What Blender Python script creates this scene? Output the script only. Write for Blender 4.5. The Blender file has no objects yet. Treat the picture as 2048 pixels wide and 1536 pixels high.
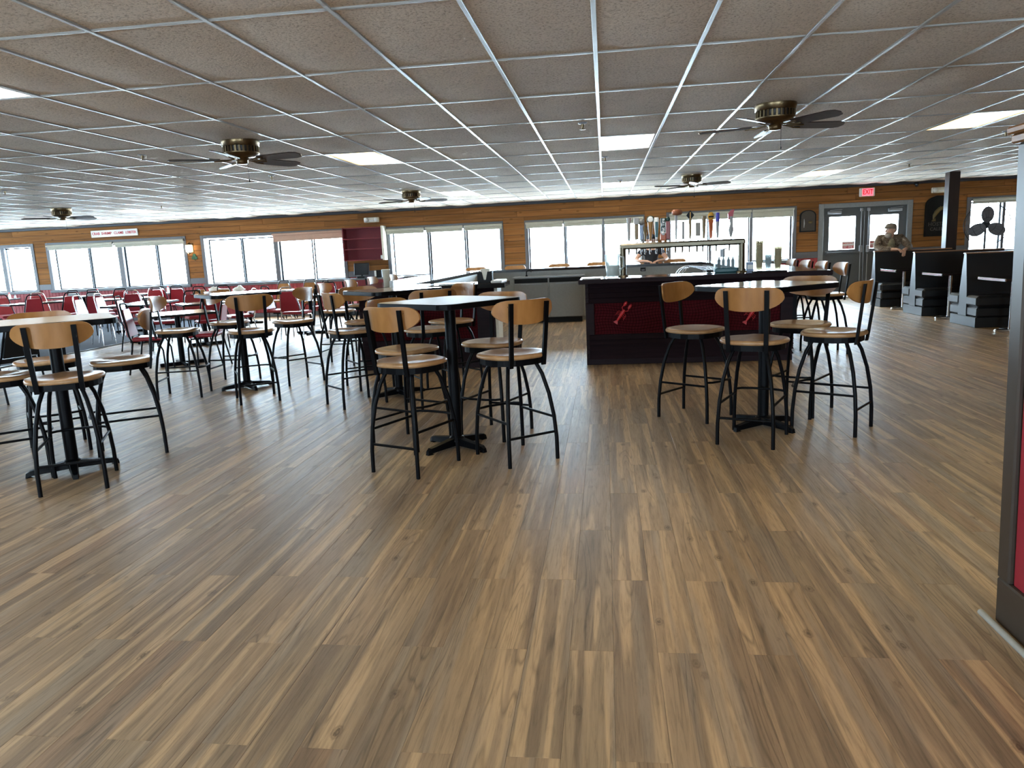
import bpy, bmesh, math, random
from mathutils import Vector, Matrix
random.seed(7)
PI = math.pi
sc = bpy.context.scene
COL = sc.collection

# ------------------------------------------------------------------ camera
cam_d = bpy.data.cameras.new('camera'); cam = bpy.data.objects.new('camera', cam_d); COL.objects.link(cam)
cam_d.sensor_width = 36.0; cam_d.lens = 1478.7 * 36.0 / 2048.0; cam_d.clip_start = 0.05; cam_d.clip_end = 300
_r = Vector((0.99148846, 0.12237258, -0.04444746)); _u = Vector((0.02171241, 0.18119637, 0.98320722)); _f = Vector((-0.12837132, 0.97580368, -0.17699711))
M = Matrix.Identity(4)
for i in range(3):
    M[i][0] = _r[i]; M[i][1] = _u[i]; M[i][2] = -_f[i]
M[2][3] = 1.391
cam.matrix_world = M
sc.camera = cam

# ------------------------------------------------------------------ sky and exposure
SKY = 15.0
w = bpy.data.worlds.new('overcast_sky'); sc.world = w; w.use_nodes = True
bg = w.node_tree.nodes['Background']; bg.inputs[0].default_value = (0.65, 0.83, 1.0, 1); bg.inputs[1].default_value = SKY
sc.view_settings.view_transform = 'Standard'; sc.view_settings.look = 'None'
sc.view_settings.exposure = 1.95; sc.view_settings.gamma = 1.0; sc.view_settings.use_curve_mapping = False
sc.cycles.transparent_max_bounces = 64
PANEL = 3.2           # strength of the ceiling panels

def portal(x, y, z, sx, sz, rz):
    l = bpy.data.lights.new('window_portal', 'AREA'); l.shape = 'RECTANGLE'; l.size = sx; l.size_y = sz
    l.cycles.is_portal = True
    o = bpy.data.objects.new('window_portal', l); COL.objects.link(o)
    o.location = (x, y, z); o.rotation_euler = (PI / 2, 0, rz)

# ------------------------------------------------------------------ helpers
class MB:
    """collects polygons; build() links them as one mesh object"""
    def __init__(s): s.v = []; s.f = []; s.sm = []
    def add(s, vs, fs, smooth=False, T=None):
        n = len(s.v)
        s.v += [tuple(T @ Vector(p)) for p in vs] if T is not None else [tuple(p) for p in vs]
        s.f += [tuple(i + n for i in f) for f in fs]; s.sm += [smooth] * len(fs)
        return s
    def box(s, x0, x1, y0, y1, z0, z1, c=0.0, T=None):
        if c <= 0:
            vs = [(x, y, z) for z in (z0, z1) for y in (y0, y1) for x in (x0, x1)]
            return s.add(vs, [(0, 2, 3, 1), (4, 5, 7, 6), (0, 1, 5, 4), (2, 6, 7, 3), (0, 4, 6, 2), (1, 3, 7, 5)], False, T)
        vs = []
        X = (x0, x1); Y = (y0, y1); Z = (z0, z1)
        idx = {}
        for i in (0, 1):
            for j in (0, 1):
                for k in (0, 1):
                    sx, sy, sz = (1, -1)[i], (1, -1)[j], (1, -1)[k]
                    for a in range(3):
                        p = [X[i] + sx * c, Y[j] + sy * c, Z[k] + sz * c]
                        p[a] = (X[i], Y[j], Z[k])[a]
                        idx[i, j, k, a] = len(vs); vs.append(tuple(p))
        fs = []
        g = lambda i, j, k, a: idx[i, j, k, a]
        for i in (0, 1):
            q = [g(i, 0, 0, 0), g(i, 1, 0, 0), g(i, 1, 1, 0), g(i, 0, 1, 0)]; fs.append(q if i else q[::-1])
            q = [g(0, i, 0, 1), g(0, i, 1, 1), g(1, i, 1, 1), g(1, i, 0, 1)]; fs.append(q if i else q[::-1])
            q = [g(0, 0, i, 2), g(1, 0, i, 2), g(1, 1, i, 2), g(0, 1, i, 2)]; fs.append(q if i else q[::-1])
        for i in (0, 1):
            for j in (0, 1):
                q = [g(i, j, 0, 0), g(i, j, 0, 1), g(i, j, 1, 1), g(i, j, 1, 0)]; fs.append(q if (i == j) else q[::-1])
                q = [g(i, 0, j, 0), g(i, 1, j, 0), g(i, 1, j, 2), g(i, 0, j, 2)]; fs.append(q if (i == j) else q[::-1])
                q = [g(0, i, j, 1), g(0, i, j, 2), g(1, i, j, 2), g(1, i, j, 1)]; fs.append(q if (i == j) else q[::-1])
                for k in (0, 1):
                    t = [g(i, j, k, 0), g(i, j, k, 1), g(i, j, k, 2)]; fs.append(t)
        return s.add(vs, fs, False, T)
    def tube(s, pts, r, n=8, cap=True, T=None, closed=False):
        pts = [Vector(p) for p in pts]; m = len(pts)
        rs = r if isinstance(r, (list, tuple)) else [r] * m
        vs = []; prev = None
        for i, p in enumerate(pts):
            a = pts[(i - 1) % m] if (i or closed) else p; b = pts[(i + 1) % m] if (i < m - 1 or closed) else p
            t = (b - a).normalized()
            if prev is None:
                ref = Vector((0, 0, 1)) if abs(t.z) < .9 else Vector((1, 0, 0))
                nx = t.cross(ref).normalized()
            else:
                nx = (prev - t * prev.dot(t)).normalized()
            prev = nx; ny = t.cross(nx)
            for k in range(n):
                an = 2 * PI * k / n
                vs.append(p + (nx * math.cos(an) + ny * math.sin(an)) * rs[i])
        fs = []
        for i in range(m if closed else m - 1):
            for k in range(n):
                a = i * n + k; b = i * n + (k + 1) % n; j = ((i + 1) % m) * n
                fs.append((a, b, j + (k + 1) % n, j + k))
        s.add(vs, fs, True, T)
        if cap and not closed:
            s.add(vs[:n], [tuple(range(n))[::-1]], False, T); s.add(vs[-n:], [tuple(range(n))], False, T)
        return s
    def lathe(s, prof, n=20, T=None, smooth=True):
        vs = []; fs = []
        for r, z in prof:
            for k in range(n):
                a = 2 * PI * k / n; vs.append((r * math.cos(a), r * math.sin(a), z))
        m = len(prof)
        for i in range(m - 1):
            for k in range(n):
                k2 = (k + 1) % n; fs.append((i * n + k, i * n + k2, (i + 1) * n + k2, (i + 1) * n + k))
        s.add(vs, fs, smooth, T)
        if prof[0][0] > 1e-6: s.add(vs[:n], [tuple(range(n))[::-1]], False, T)
        if prof[-1][0] > 1e-6: s.add(vs[-n:], [tuple(range(n))], False, T)
        return s
    def prism(s, out, z0, z1, T=None):
        n = len(out)
        vs = [(x, y, z0) for x, y in out] + [(x, y, z1) for x, y in out]
        fs = [tuple(range(n))[::-1], tuple(range(n, 2 * n))] + [(i, (i + 1) % n, n + (i + 1) % n, n + i) for i in range(n)]
        return s.add(vs, fs, False, T)
    def ball(s, c, r, n=12, m=8, T=None):
        rx, ry, rz = r if isinstance(r, (tuple, list)) else (r, r, r)
        vs = []; fs = []
        for i in range(m + 1):
            t = PI * i / m
            for k in range(n):
                a = 2 * PI * k / n
                vs.append((c[0] + rx * math.sin(t) * math.cos(a), c[1] + ry * math.sin(t) * math.sin(a), c[2] - rz * math.cos(t)))
        for i in range(m):
            for k in range(n):
                k2 = (k + 1) % n; fs.append((i * n + k, i * n + k2, (i + 1) * n + k2, (i + 1) * n + k))
        return s.add(vs, fs, True, T)
    def mesh(s, name, mat):
        me = bpy.data.meshes.new(name); me.from_pydata(s.v, [], s.f)
        me.polygons.foreach_set('use_smooth', s.sm)
        me.materials.append(mat); me.update()
        return me
    def build(s, name, mat, parent=None, **kw):
        return link(name, s.mesh(name, mat), parent, **kw)

def link(name, me, parent=None, loc=None, rz=None, label=None, cat=None, group=None, kind=None):
    o = bpy.data.objects.new(name, me); COL.objects.link(o)
    if parent: o.parent = parent
    if loc is not None: o.location = loc
    if rz is not None: o.rotation_euler = (0, 0, rz)
    return tag(o, label, cat, group, kind)

def tag(o, label=None, cat=None, group=None, kind=None):
    if label: o['label'] = label
    if cat: o['category'] = cat
    if group: o['group'] = group
    if kind: o['kind'] = kind
    return o

def thing(name, label, cat, loc=(0, 0, 0), rz=0.0, group=None):
    o = bpy.data.objects.new(name, None); COL.objects.link(o); o.empty_display_size = .1
    o.location = loc; o.rotation_euler = (0, 0, rz)
    return tag(o, label, cat, group)

def copy_thing(src, loc, rz, label, group=None):
    r = src.copy(); COL.objects.link(r); r.location = loc; r.rotation_euler = (0, 0, rz)
    r['label'] = label
    if group: r['group'] = group
    for ch in list(src.children):
        c = ch.copy(); COL.objects.link(c); c.parent = r
        for g in list(ch.children):
            d = g.copy(); COL.objects.link(d); d.parent = c
    return r

def text_mesh(name, body, size, mat, parent=None, T=None, depth=0.002, bold=0.0, xs=1.0):
    cu = bpy.data.curves.new('lettering', 'FONT'); cu.body = body; cu.size = size; cu.extrude = depth; cu.offset = bold
    cu.align_x = 'CENTER'; cu.align_y = 'CENTER'; cu.resolution_u = 2
    t = bpy.data.objects.new('lettering_source', cu); COL.objects.link(t)
    dg = bpy.context.evaluated_depsgraph_get()
    me = bpy.data.meshes.new_from_object(t.evaluated_get(dg))
    bpy.data.objects.remove(t); bpy.data.curves.remove(cu)
    me.transform((T or Matrix.Identity(4)) @ Matrix.Diagonal((xs, 1, 1, 1)))
    me.materials.clear(); me.materials.append(mat); me.name = name
    return link(name, me, parent)

TX = Matrix.Translation
def RX(a): return Matrix.Rotation(a, 4, 'X')
def RY(a): return Matrix.Rotation(a, 4, 'Y')
def RZ(a): return Matrix.Rotation(a, 4, 'Z')

# ------------------------------------------------------------------ materials
def nm(name):
    m = bpy.data.materials.new(name); m.use_nodes = True
    nt = m.node_tree; b = nt.nodes['Principled BSDF']
    return m, nt, b
def P(nt, b, **kw):
    for k, v in kw.items():
        b.inputs[{'rough': 'Roughness', 'metal': 'Metallic', 'spec': 'Specular IOR Level', 'coat': 'Coat Weight', 'trans': 'Transmission Weight', 'ior': 'IOR'}[k]].default_value = v
def rgb(c): return (c[0], c[1], c[2], 1)
def node(nt, t, **kw):
    n = nt.nodes.new(t)
    for k, v in kw.items():
        if hasattr(n, k): setattr(n, k, v)
        else: n.inputs[k].default_value = v
    return n
def ramp(nt, fac, stops):
    r = nt.nodes.new('ShaderNodeValToRGB'); e = r.color_ramp.elements
    while len(e) < len(stops): e.new(.5)
    for i, (p, c) in enumerate(stops): e[i].position = p; e[i].color = rgb(c) if not isinstance(c, float) else (c, c, c, 1)
    nt.links.new(fac, r.inputs[0]); return r.outputs[0]
def mth(nt, op, a, b=None):
    n = nt.nodes.new('ShaderNodeMath'); n.operation = op
    for i, x in enumerate((a, b)):
        if x is None: continue
        if isinstance(x, (int, float)): n.inputs[i].default_value = x
        else: nt.links.new(x, n.inputs[i])
    return n.outputs[0]
def mixc(nt, fac, a, b, mode='MIX'):
    n = nt.nodes.new('ShaderNodeMix'); n.data_type = 'RGBA'; n.blend_type = mode
    for s, x in ((0, fac), (6, a), (7, b)):
        if isinstance(x, (int, float)): n.inputs[s].default_value = x
        elif isinstance(x, tuple): n.inputs[s].default_value = rgb(x)
        else: nt.links.new(x, n.inputs[s])
    return n.outputs[2]
def bump(nt, b, h, strength=.2, dist=.01):
    n = node(nt, 'ShaderNodeBump'); n.inputs['Strength'].default_value = strength; n.inputs['Distance'].default_value = dist
    nt.links.new(h, n.inputs['Height']); nt.links.new(n.outputs[0], b.inputs['Normal'])

def plain(name, c, rough=.5, metal=0.0, var=.12, scale=30.0, spec=.5):
    """a colour with a little mottling and relief"""
    m, nt, b = nm(name); P(nt, b, rough=rough, metal=metal, spec=spec)
    tc = node(nt, 'ShaderNodeTexCoord'); n = node(nt, 'ShaderNodeTexNoise', Scale=scale, Detail=3.0)
    nt.links.new(tc.outputs['Object'], n.inputs['Vector'])
    col = mixc(nt, n.outputs[0], tuple(x * (1 - var) for x in c), tuple(min(1, x * (1 + var)) for x in c))
    nt.links.new(col, b.inputs['Base Color'])
    return m

def wood(name, c0, c1, sc_=(9, 9, 1.2), rough=.38, rnd=.12, knots=False, coat=0.0, axis_scale=1.0, coord='Object', spec=.5):
    """wood streaked along one axis: sc_ holds the noise frequency per axis"""
    m, nt, b = nm(name); P(nt, b, rough=rough, coat=coat, spec=spec)
    tc = node(nt, 'ShaderNodeTexCoord'); oi = node(nt, 'ShaderNodeObjectInfo')
    mp = node(nt, 'ShaderNodeMapping'); mp.inputs['Scale'].default_value = sc_
    nt.links.new(tc.outputs[coord], mp.inputs[0])
    off = node(nt, 'ShaderNodeVectorMath', operation='ADD'); nt.links.new(mp.outputs[0], off.inputs[0])
    sc2 = node(nt, 'ShaderNodeVectorMath', operation='SCALE'); sc2.inputs[0].default_value = (31, 17, 53); nt.links.new(oi.outputs['Random'], sc2.inputs['Scale'])
    nt.links.new(sc2.outputs[0], off.inputs[1])
    n = node(nt, 'ShaderNodeTexNoise', Scale=1.0, Detail=5.0, Distortion=.6); nt.links.new(off.outputs[0], n.inputs['Vector'])
    col = ramp(nt, n.outputs[0], [(.3, c0), (.7, c1)])
    br = mth(nt, 'ADD', mth(nt, 'MULTIPLY', oi.outputs['Random'], 2 * rnd), 1 - rnd)
    cc = node(nt, 'ShaderNodeVectorMath', operation='SCALE'); nt.links.new(col, cc.inputs[0]); nt.links.new(br, cc.inputs['Scale'])
    out = cc.outputs[0]
    if knots:
        v = node(nt, 'ShaderNodeTexVoronoi', Scale=1.0); mp2 = node(nt, 'ShaderNodeMapping'); mp2.inputs['Scale'].default_value = (3.0, 3.0, 7.0)
        ad = node(nt, 'ShaderNodeVectorMath', operation='ADD'); nt.links.new(tc.outputs[coord], mp2.inputs[0]); nt.links.new(mp2.outputs[0], ad.inputs[0]); nt.links.new(sc2.outputs[0], ad.inputs[1])
        nt.links.new(ad.outputs[0], v.inputs['Vector'])
        k = ramp(nt, v.outputs['Distance'], [(.06, 1.0), (.16, 0.0)])
        out = mixc(nt, mth(nt, 'MULTIPLY', k, .7), out, (.10, .04, .012))
    nt.links.new(out, b.inputs['Base Color'])
    return m

def emis(name, c, s):
    m, nt, b = nm(name); b.inputs['Base Color'].default_value = rgb(c)
    b.inputs['Emission Color'].default_value = rgb(c); b.inputs['Emission Strength'].default_value = s
    return m

def glass(name, tint=(.96, .98, .98), refl=.06):
    m = bpy.data.materials.new(name); m.use_nodes = True; nt = m.node_tree; nt.nodes.clear()
    o = node(nt, 'ShaderNodeOutputMaterial'); t = node(nt, 'ShaderNodeBsdfTransparent'); t.inputs[0].default_value = rgb(tint)
    g = node(nt, 'ShaderNodeBsdfGlossy'); g.inputs['Roughness'].default_value = .03
    fr = node(nt, 'ShaderNodeLayerWeight')
    mx = node(nt, 'ShaderNodeMixShader'); f = mth(nt, 'ADD', mth(nt, 'MULTIPLY', mth(nt, 'POWER', fr.outputs['Facing'], 4.0), .5), refl * .6)
    nt.links.new(f, mx.inputs[0]); nt.links.new(t.outputs[0], mx.inputs[1]); nt.links.new(g.outputs[0], mx.inputs[2]); nt.links.new(mx.outputs[0], o.inputs[0])
    return m

PW, PL, PY0 = 0.152, 1.13, 1.83     # floor plank width, length, joint origin
def floor_material():
    m, nt, b = nm('vinyl_plank')
    gp = node(nt, 'ShaderNodeNewGeometry'); sp = node(nt, 'ShaderNodeSeparateXYZ'); nt.links.new(gp.outputs['Position'], sp.inputs[0])
    X, Y = sp.outputs[0], sp.outputs[1]
    ix = mth(nt, 'FLOOR', mth(nt, 'DIVIDE', X, PW))
    par = mth(nt, 'MODULO', mth(nt, 'ADD', ix, 1000.0), 2.0)
    iy = mth(nt, 'FLOOR', mth(nt, 'ADD', mth(nt, 'DIVIDE', mth(nt, 'SUBTRACT', Y, PY0), PL), mth(nt, 'MULTIPLY', par, .5)))
    cv = node(nt, 'ShaderNodeCombineXYZ'); nt.links.new(ix, cv.inputs[0]); nt.links.new(iy, cv.inputs[1])
    wn = node(nt, 'ShaderNodeTexWhiteNoise'); wn.noise_dimensions = '2D'; nt.links.new(cv.outputs[0], wn.inputs['Vector'])
    rnd = wn.outputs['Value']
    base = ramp(nt, rnd, [(0.0, (.315, .200, .118)), (.2, (.285, .205, .130)), (.4, (.340, .245, .150)), (.6, (.390, .268, .158)), (.8, (.280, .196, .124)), (1.0, (.370, .260, .160))])
    def co(sx, sy, k):
        c = node(nt, 'ShaderNodeCombineXYZ'); nt.links.new(mth(nt, 'MULTIPLY', X, sx), c.inputs[0]); nt.links.new(mth(nt, 'MULTIPLY', Y, sy), c.inputs[1]); nt.links.new(mth(nt, 'MULTIPLY', rnd, k), c.inputs[2]); return c.outputs[0]
    def nz(sx, sy, k, detail=2.0, dist=0.0, rough=.5):
        n = node(nt, 'ShaderNodeTexNoise', Scale=1.0, Detail=detail, Distortion=dist, Roughness=rough); nt.links.new(co(sx, sy, k), n.inputs['Vector']); return n.outputs[0]
    # strips of paler and darker wood printed along the plank
    col = mixc(nt, mth(nt, 'MULTIPLY', ramp(nt, nz(17, .5, 91, 1.0), [(.52, 0.0), (.58, 1.0)]), .8), base, (.54, .375, .215))
    col = mixc(nt, mth(nt, 'MULTIPLY', ramp(nt, nz(14, .45, 57, 1.0), [(.54, 0.0), (.61, 1.0)]), .65), col, (.175, .122, .080))
    col = mixc(nt, mth(nt, 'MULTIPLY', ramp(nt, nz(12, .6, 37, 1.0), [(.55, 0.0), (.63, 1.0)]), .5), col, (.295, .24, .185))
    # growth-ring lines (cathedral grain): contour lines of a stretched noise
    rings = mth(nt, 'FRACT', mth(nt, 'MULTIPLY', nz(9.0, .55, 71, 1.5, .3), 16.0))
    rl = ramp(nt, rings, [(.0, .50), (.16, 1.0), (.85, 1.04), (1.0, .50)])
    col = mixc(nt, mth(nt, 'MULTIPLY', ramp(nt, nz(8, 1.0, 19, 1.0), [(.42, .1), (.62, .8)]), 1.0), col, mixc(nt, 1.0, col, rl, 'MULTIPLY'))
    n2 = node(nt, 'ShaderNodeTexNoise', Scale=1.0, Detail=6.0, Roughness=.7, Distortion=.5); nt.links.new(co(95, 5.0, 23), n2.inputs['Vector'])
    col = mixc(nt, .75, col, ramp(nt, n2.outputs[0], [(.30, .50), (.50, 1.0), (.70, 1.18)]), 'MULTIPLY')
    vo = node(nt, 'ShaderNodeTexVoronoi', Scale=1.0); nt.links.new(co(10.0, 5.2, 13), vo.inputs['Vector'])
    vc = node(nt, 'ShaderNodeSeparateColor'); nt.links.new(vo.outputs['Color'], vc.inputs[0])
    kd = mth(nt, 'ADD', vo.outputs['Distance'], mth(nt, 'MULTIPLY', mth(nt, 'SUBTRACT', nz(160, 60, 3, 2.0), .5), .12))
    kn = mth(nt, 'MULTIPLY', ramp(nt, kd, [(.02, .45), (.07, 1.0), (.11, .25), (.15, .5), (.20, 0.0)]), mth(nt, 'GREATER_THAN', vc.outputs[0], .72))
    col = mixc(nt, mth(nt, 'MULTIPLY', kn, .85), col, (.075, .045, .026))
    nt.links.new(col, b.inputs['Base Color'])
    nt.links.new(ramp(nt, n2.outputs[0], [(.3, .46), (.7, .36)]), b.inputs['Roughness'])
    b.inputs['Specular IOR Level'].default_value = .36
    bump(nt, b, n2.outputs[0], .22, .004)
    return m

def tile_material():
    m, nt, b = nm('acoustic_tile'); P(nt, b, rough=.92, spec=.2)
    tc = node(nt, 'ShaderNodeNewGeometry')
    n = node(nt, 'ShaderNodeTexNoise', Scale=70.0, Detail=3.0, Roughness=.7); nt.links.new(tc.outputs['Position'], n.inputs['Vector'])
    n2 = node(nt, 'ShaderNodeTexNoise', Scale=2.2, Detail=3.0); nt.links.new(tc.outputs['Position'], n2.inputs['Vector'])
    oi = node(nt, 'ShaderNodeObjectInfo')
    c = ramp(nt, n.outputs[0], [(.34, (.34, .28, .22)), (.47, (.64, .555, .465)), (.7, (.74, .65, .55))])
    c = mixc(nt, .35, c, ramp(nt, n2.outputs[0], [(.3, (.72, .68, .64)), (.7, (1.08, 1.06, 1.04))]), 'MULTIPLY')
    c = mixc(nt, .5, c, ramp(nt, oi.outputs['Random'], [(0.0, .82), (1.0, 1.1)]), 'MULTIPLY')
    nt.links.new(c, b.inputs['Base Color']); bump(nt, b, n.outputs[0], .5, .006)
    return m

def camo_material():
    m, nt, b = nm('camouflage_cloth'); P(nt, b, rough=.9)
    tc = node(nt, 'ShaderNodeTexCoord'); n = node(nt, 'ShaderNodeTexNoise', Scale=13.0, Detail=2.0); nt.links.new(tc.outputs['Object'], n.inputs['Vector'])
    nt.links.new(ramp(nt, n.outputs[0], [(.36, (.06, .04, .028)), (.45, (.17, .12, .08)), (.55, (.11, .08, .055)), (.66, (.32, .26, .20))]), b.inputs['Base Color'])
    return m

MT = {}
MT['floor'] = floor_material(); MT['tile'] = tile_material(); MT['camo'] = camo_material()
MT['grid'] = plain('white_grid_metal', (.30, .285, .26), .3)
MT['maple'] = wood('maple_plywood', (.29, .125, .033), (.39, .182, .056), (14, 5, 5), .34, .08)
MT['seatwood'] = wood('maple_seat', (.28, .145, .06), (.43, .25, .12), (15, 2.2, 6), .33, .08)
MT['black'] = plain('black_steel', (.0014, .0018, .0030), .42, spec=.12)
MT['blackmatte'] = plain('black_matte', (.005, .005, .006), .6, spec=.3)
MT['pine'] = wood('knotty_pine', (.180, .075, .021), (.29, .130, .042), (1.1, 6, 26), .7, .17, True, spec=.12)
MT['greytrim'] = plain('grey_painted_trim', (.115, .115, .125), .5)
MT['darktrim'] = plain('dark_crown', (.035, .036, .045), .5)
MT['alu'] = plain('window_aluminium', (.30, .31, .33), .4, .3)
MT['sash'] = plain('dark_window_sash', (.016, .017, .019), .6, spec=.08)
MT['red'] = plain('red_beadboard', (.34, .035, .040), .55)
MT['darkred'] = plain('dark_red_paint', (.16, .012, .02), .6)
MT['vinylred'] = plain('red_vinyl', (.33, .018, .028), .38)
MT['vinylgrey'] = plain('grey_vinyl', (.30, .31, .31), .45)
MT['vinylblack'] = plain('black_vinyl', (.006, .007, .009), .42)
MT['chrome'] = plain('chrome', (.75, .76, .78), .18, 1.0, .03)
MT['steel'] = plain('brushed_steel', (.125, .105, .075), .36, 1.0, .06)
MT['brass'] = plain('antique_brass', (.17, .12, .065), .34, 1.0, .1)
MT['bladewood'] = wood('fan_blade_wood', (.020, .012, .010), (.045, .025, .018), (3, 30, 10), .4, .05)
MT['laminate'] = plain('table_laminate', (.40, .31, .21), .15, 0, .14, 60, .35)
MT['laminate2'] = plain('dining_laminate', (.50, .41, .32), .16, 0, .1, 60, .4)
MT['bartop'] = plain('dark_bar_top', (.022, .014, .013), .10, 0, .3, 20)
MT['barwood'] = wood('dark_bar_siding', (.009, .0025, .005), (.016, .005, .008), (1.5, 8, 30), .6, .1, spec=.2)
MT['barred'] = plain('bar_red_panel', (.065, .004, .007), .7, spec=.08)
MT['net'] = plain('black_net', (.004, .003, .004), .9, spec=.05)
MT['lobster'] = plain('lobster_red', (.55, .02, .025), .35)
MT['greypanel'] = plain('grey_panel', (.36, .37, .35), .5)
MT['cooler'] = plain('cooler_steel', (.27, .265, .25), .4, .2)
MT['white'] = plain('white_plastic', (.74, .74, .72), .4)
MT['offwhite'] = plain('cream_paint', (.70, .66, .55), .5)
MT['shade'] = plain('roller_shade_cloth', (.40, .385, .32), .8)
MT['shadepink'] = plain('rose_shade_cloth', (.46, .29, .22), .8)
MT['door'] = plain('grey_door_paint', (.085, .09, .095), .45)
MT['doorframe'] = plain('grey_door_frame', (.20, .21, .22), .45)
MT['carpet'] = plain('slate_carpet', (.055, .065, .085), .95, 0, .4, 200)
MT['brown'] = plain('dark_brown_trim', (.045, .034, .026), .4)
MT['panelred'] = plain('partition_red', (.30, .012, .028), .5)
MT['amber'] = wood('amber_wood', (.11, .045, .012), (.20, .09, .025), (20, 20, 1.5), .3, .05)
MT['darkwood'] = wood('dark_column_wood', (.012, .007, .006), (.022, .012, .010), (20, 20, 1.5), .5, .05)
MT['capwood'] = wood('bench_cap_wood', (.20, .09, .04), (.30, .15, .07), (1.5, 20, 20), .4, .05)
MT['skin'] = plain('skin', (.52, .29, .20), .5)
MT['beard'] = plain('grey_beard', (.34, .29, .245), .9, 0, .35, 80)
MT['cap'] = plain('khaki_cap_cloth', (.20, .16, .12), .9)
MT['hair'] = plain('dark_hair', (.03, .022, .018), .7)
MT['shirt'] = plain('olive_shirt', (.22, .19, .12), .9, 0, .6, 25)
MT['jeans'] = plain('denim', (.03, .04, .07), .9)
MT['tee'] = plain('black_tee', (.012, .013, .018), .9)
MT['plaque'] = plain('plaque_black', (.005, .006, .006), .5, spec=.25)
MT['gold'] = plain('gold_paint', (.10, .075, .02), .5)
MT['green'] = plain('shamrock_green', (.015, .08, .03), .6)
MT['redink'] = plain('red_lettering', (.55, .05, .06), .6)
MT['foam'] = plain('foam_cup', (.72, .66, .52), .7)
MT['screen'] = plain('dark_screen', (.02, .024, .03), .15)
MT['glass'] = glass('window_glass')
def lamp_material(name, edge, mid, s):
    m, nt, b = nm(name); b.inputs['Base Color'].default_value = rgb(mid); tc = node(nt, 'ShaderNodeTexCoord'); sp = node(nt, 'ShaderNodeSeparateXYZ'); nt.links.new(tc.outputs['Generated'], sp.inputs[0])
    d = mth(nt, 'MULTIPLY', mth(nt, 'ABSOLUTE', mth(nt, 'SUBTRACT', sp.outputs[0], .5)), 2.0)
    nt.links.new(ramp(nt, d, [(.45, mid), (.98, edge)]), b.inputs['Emission Color']); b.inputs['Emission Strength'].default_value = s
    return m
MT['lamp'] = lamp_material('warm_panel_diffuser', (.10, .052, .010), (1.0, .80, .42), PANEL); MT['lampwhite'] = emis('white_panel_diffuser', (1.0, .95, .82), PANEL)
MT['sconceglass'] = emis('sconce_glass', (1.0, .86, .62), 3.0)
MT['exitred'] = emis('exit_red', (1.0, .05, .07), 1.3)
def frosted(name, c, clear):
    m, nt, b = nm(name); P(nt, b, rough=.25); b.inputs['Base Color'].default_value = rgb(c)
    t = node(nt, 'ShaderNodeBsdfTransparent'); t.inputs[0].default_value = rgb(tuple(min(1, x ** .3) for x in c)); mx = node(nt, 'ShaderNodeMixShader'); mx.inputs[0].default_value = clear
    lw = node(nt, 'ShaderNodeLayerWeight'); nt.links.new(mth(nt, 'MULTIPLY', mth(nt, 'SUBTRACT', 1.0, mth(nt, 'POWER', lw.outputs['Facing'], 3.0)), clear), mx.inputs[0])
    nt.links.new(b.outputs[0], mx.inputs[1]); nt.links.new(t.outputs[0], mx.inputs[2]); nt.links.new(mx.outputs[0], nt.nodes['Material Output'].inputs[0])
    return m
MT['clear'] = frosted('clear_plastic', (.50, .57, .59), .55); MT['ambercup'] = frosted('amber_plastic', (.50, .43, .28), .45); MT['thinclear'] = frosted('thin_clear_plastic', (.50, .57, .59), .86)
MT['stucco'] = plain('outside_concrete', (.74, .74, .72), .9)

# ------------------------------------------------------------------ the room
ZC = 2.538; WY = 18.22; XL, XR, YB = -19.5, 10.2, -3.6
GX0, GY0, GDX, GDY = -3.690, 3.583, 0.61, 1.1608

# floor: planks one by one, the far ones together
fl = MB().box(XL, XR, YB, WY + .1, -.10, -.014).build('floor', MT['stucco'], kind='structure')
def plank(mb, x0, x1, y0, y1, T=None):
    g, c = .0002, .0009
    mb.box(x0 + g, x1 - g, y0 + g, y1 - g, -.014, 0, c, T)
CARPX = -9.12
proto_pl = MB(); plank(proto_pl, 0, PW, 0, PL); pl_me = proto_pl.mesh('plank', MT['floor'])
cand = []; rest = MB()
for ix in range(int(CARPX / PW), int(XR / PW) + 1):
    for k in range(-6, 16):
        y0 = PY0 + (k - .5 * (ix % 2)) * PL
        x0 = ix * PW
        if y0 + PL < YB or y0 > WY: continue
        cx, cy = x0 + PW / 2, y0 + PL / 2
        vis = cy > 1.0 and (-.98 * cy - .9 < cx < .56 * cy + .5) and y0 + PL < WY and y0 > YB
        cand.append((math.hypot(cx, cy) if vis else 1e3 + cy, x0, y0))
cand.sort()
for n, (d, x0, y0) in enumerate(cand):
    if n < 300 and d < 1e3:
        link('plank', pl_me, fl, (x0, y0, 0))
    else:
        plank(rest, max(x0, CARPX), min(x0 + PW, XR), max(y0, YB), min(y0 + PL, WY))
rest.build('plank_rows', MT['floor'], fl, kind='stuff')
MB().box(XL + .01, CARPX, YB, WY - .03, -.012, .003).build('carpet', MT['carpet'], label='slate blue carpet under the red chairs at the far left', cat='carpet', kind='stuff')
MB().box(CARPX - .02, CARPX + .02, YB, WY, -.01, .006, .003).build('trim_1', MT['brown'], kind='structure')

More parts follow.
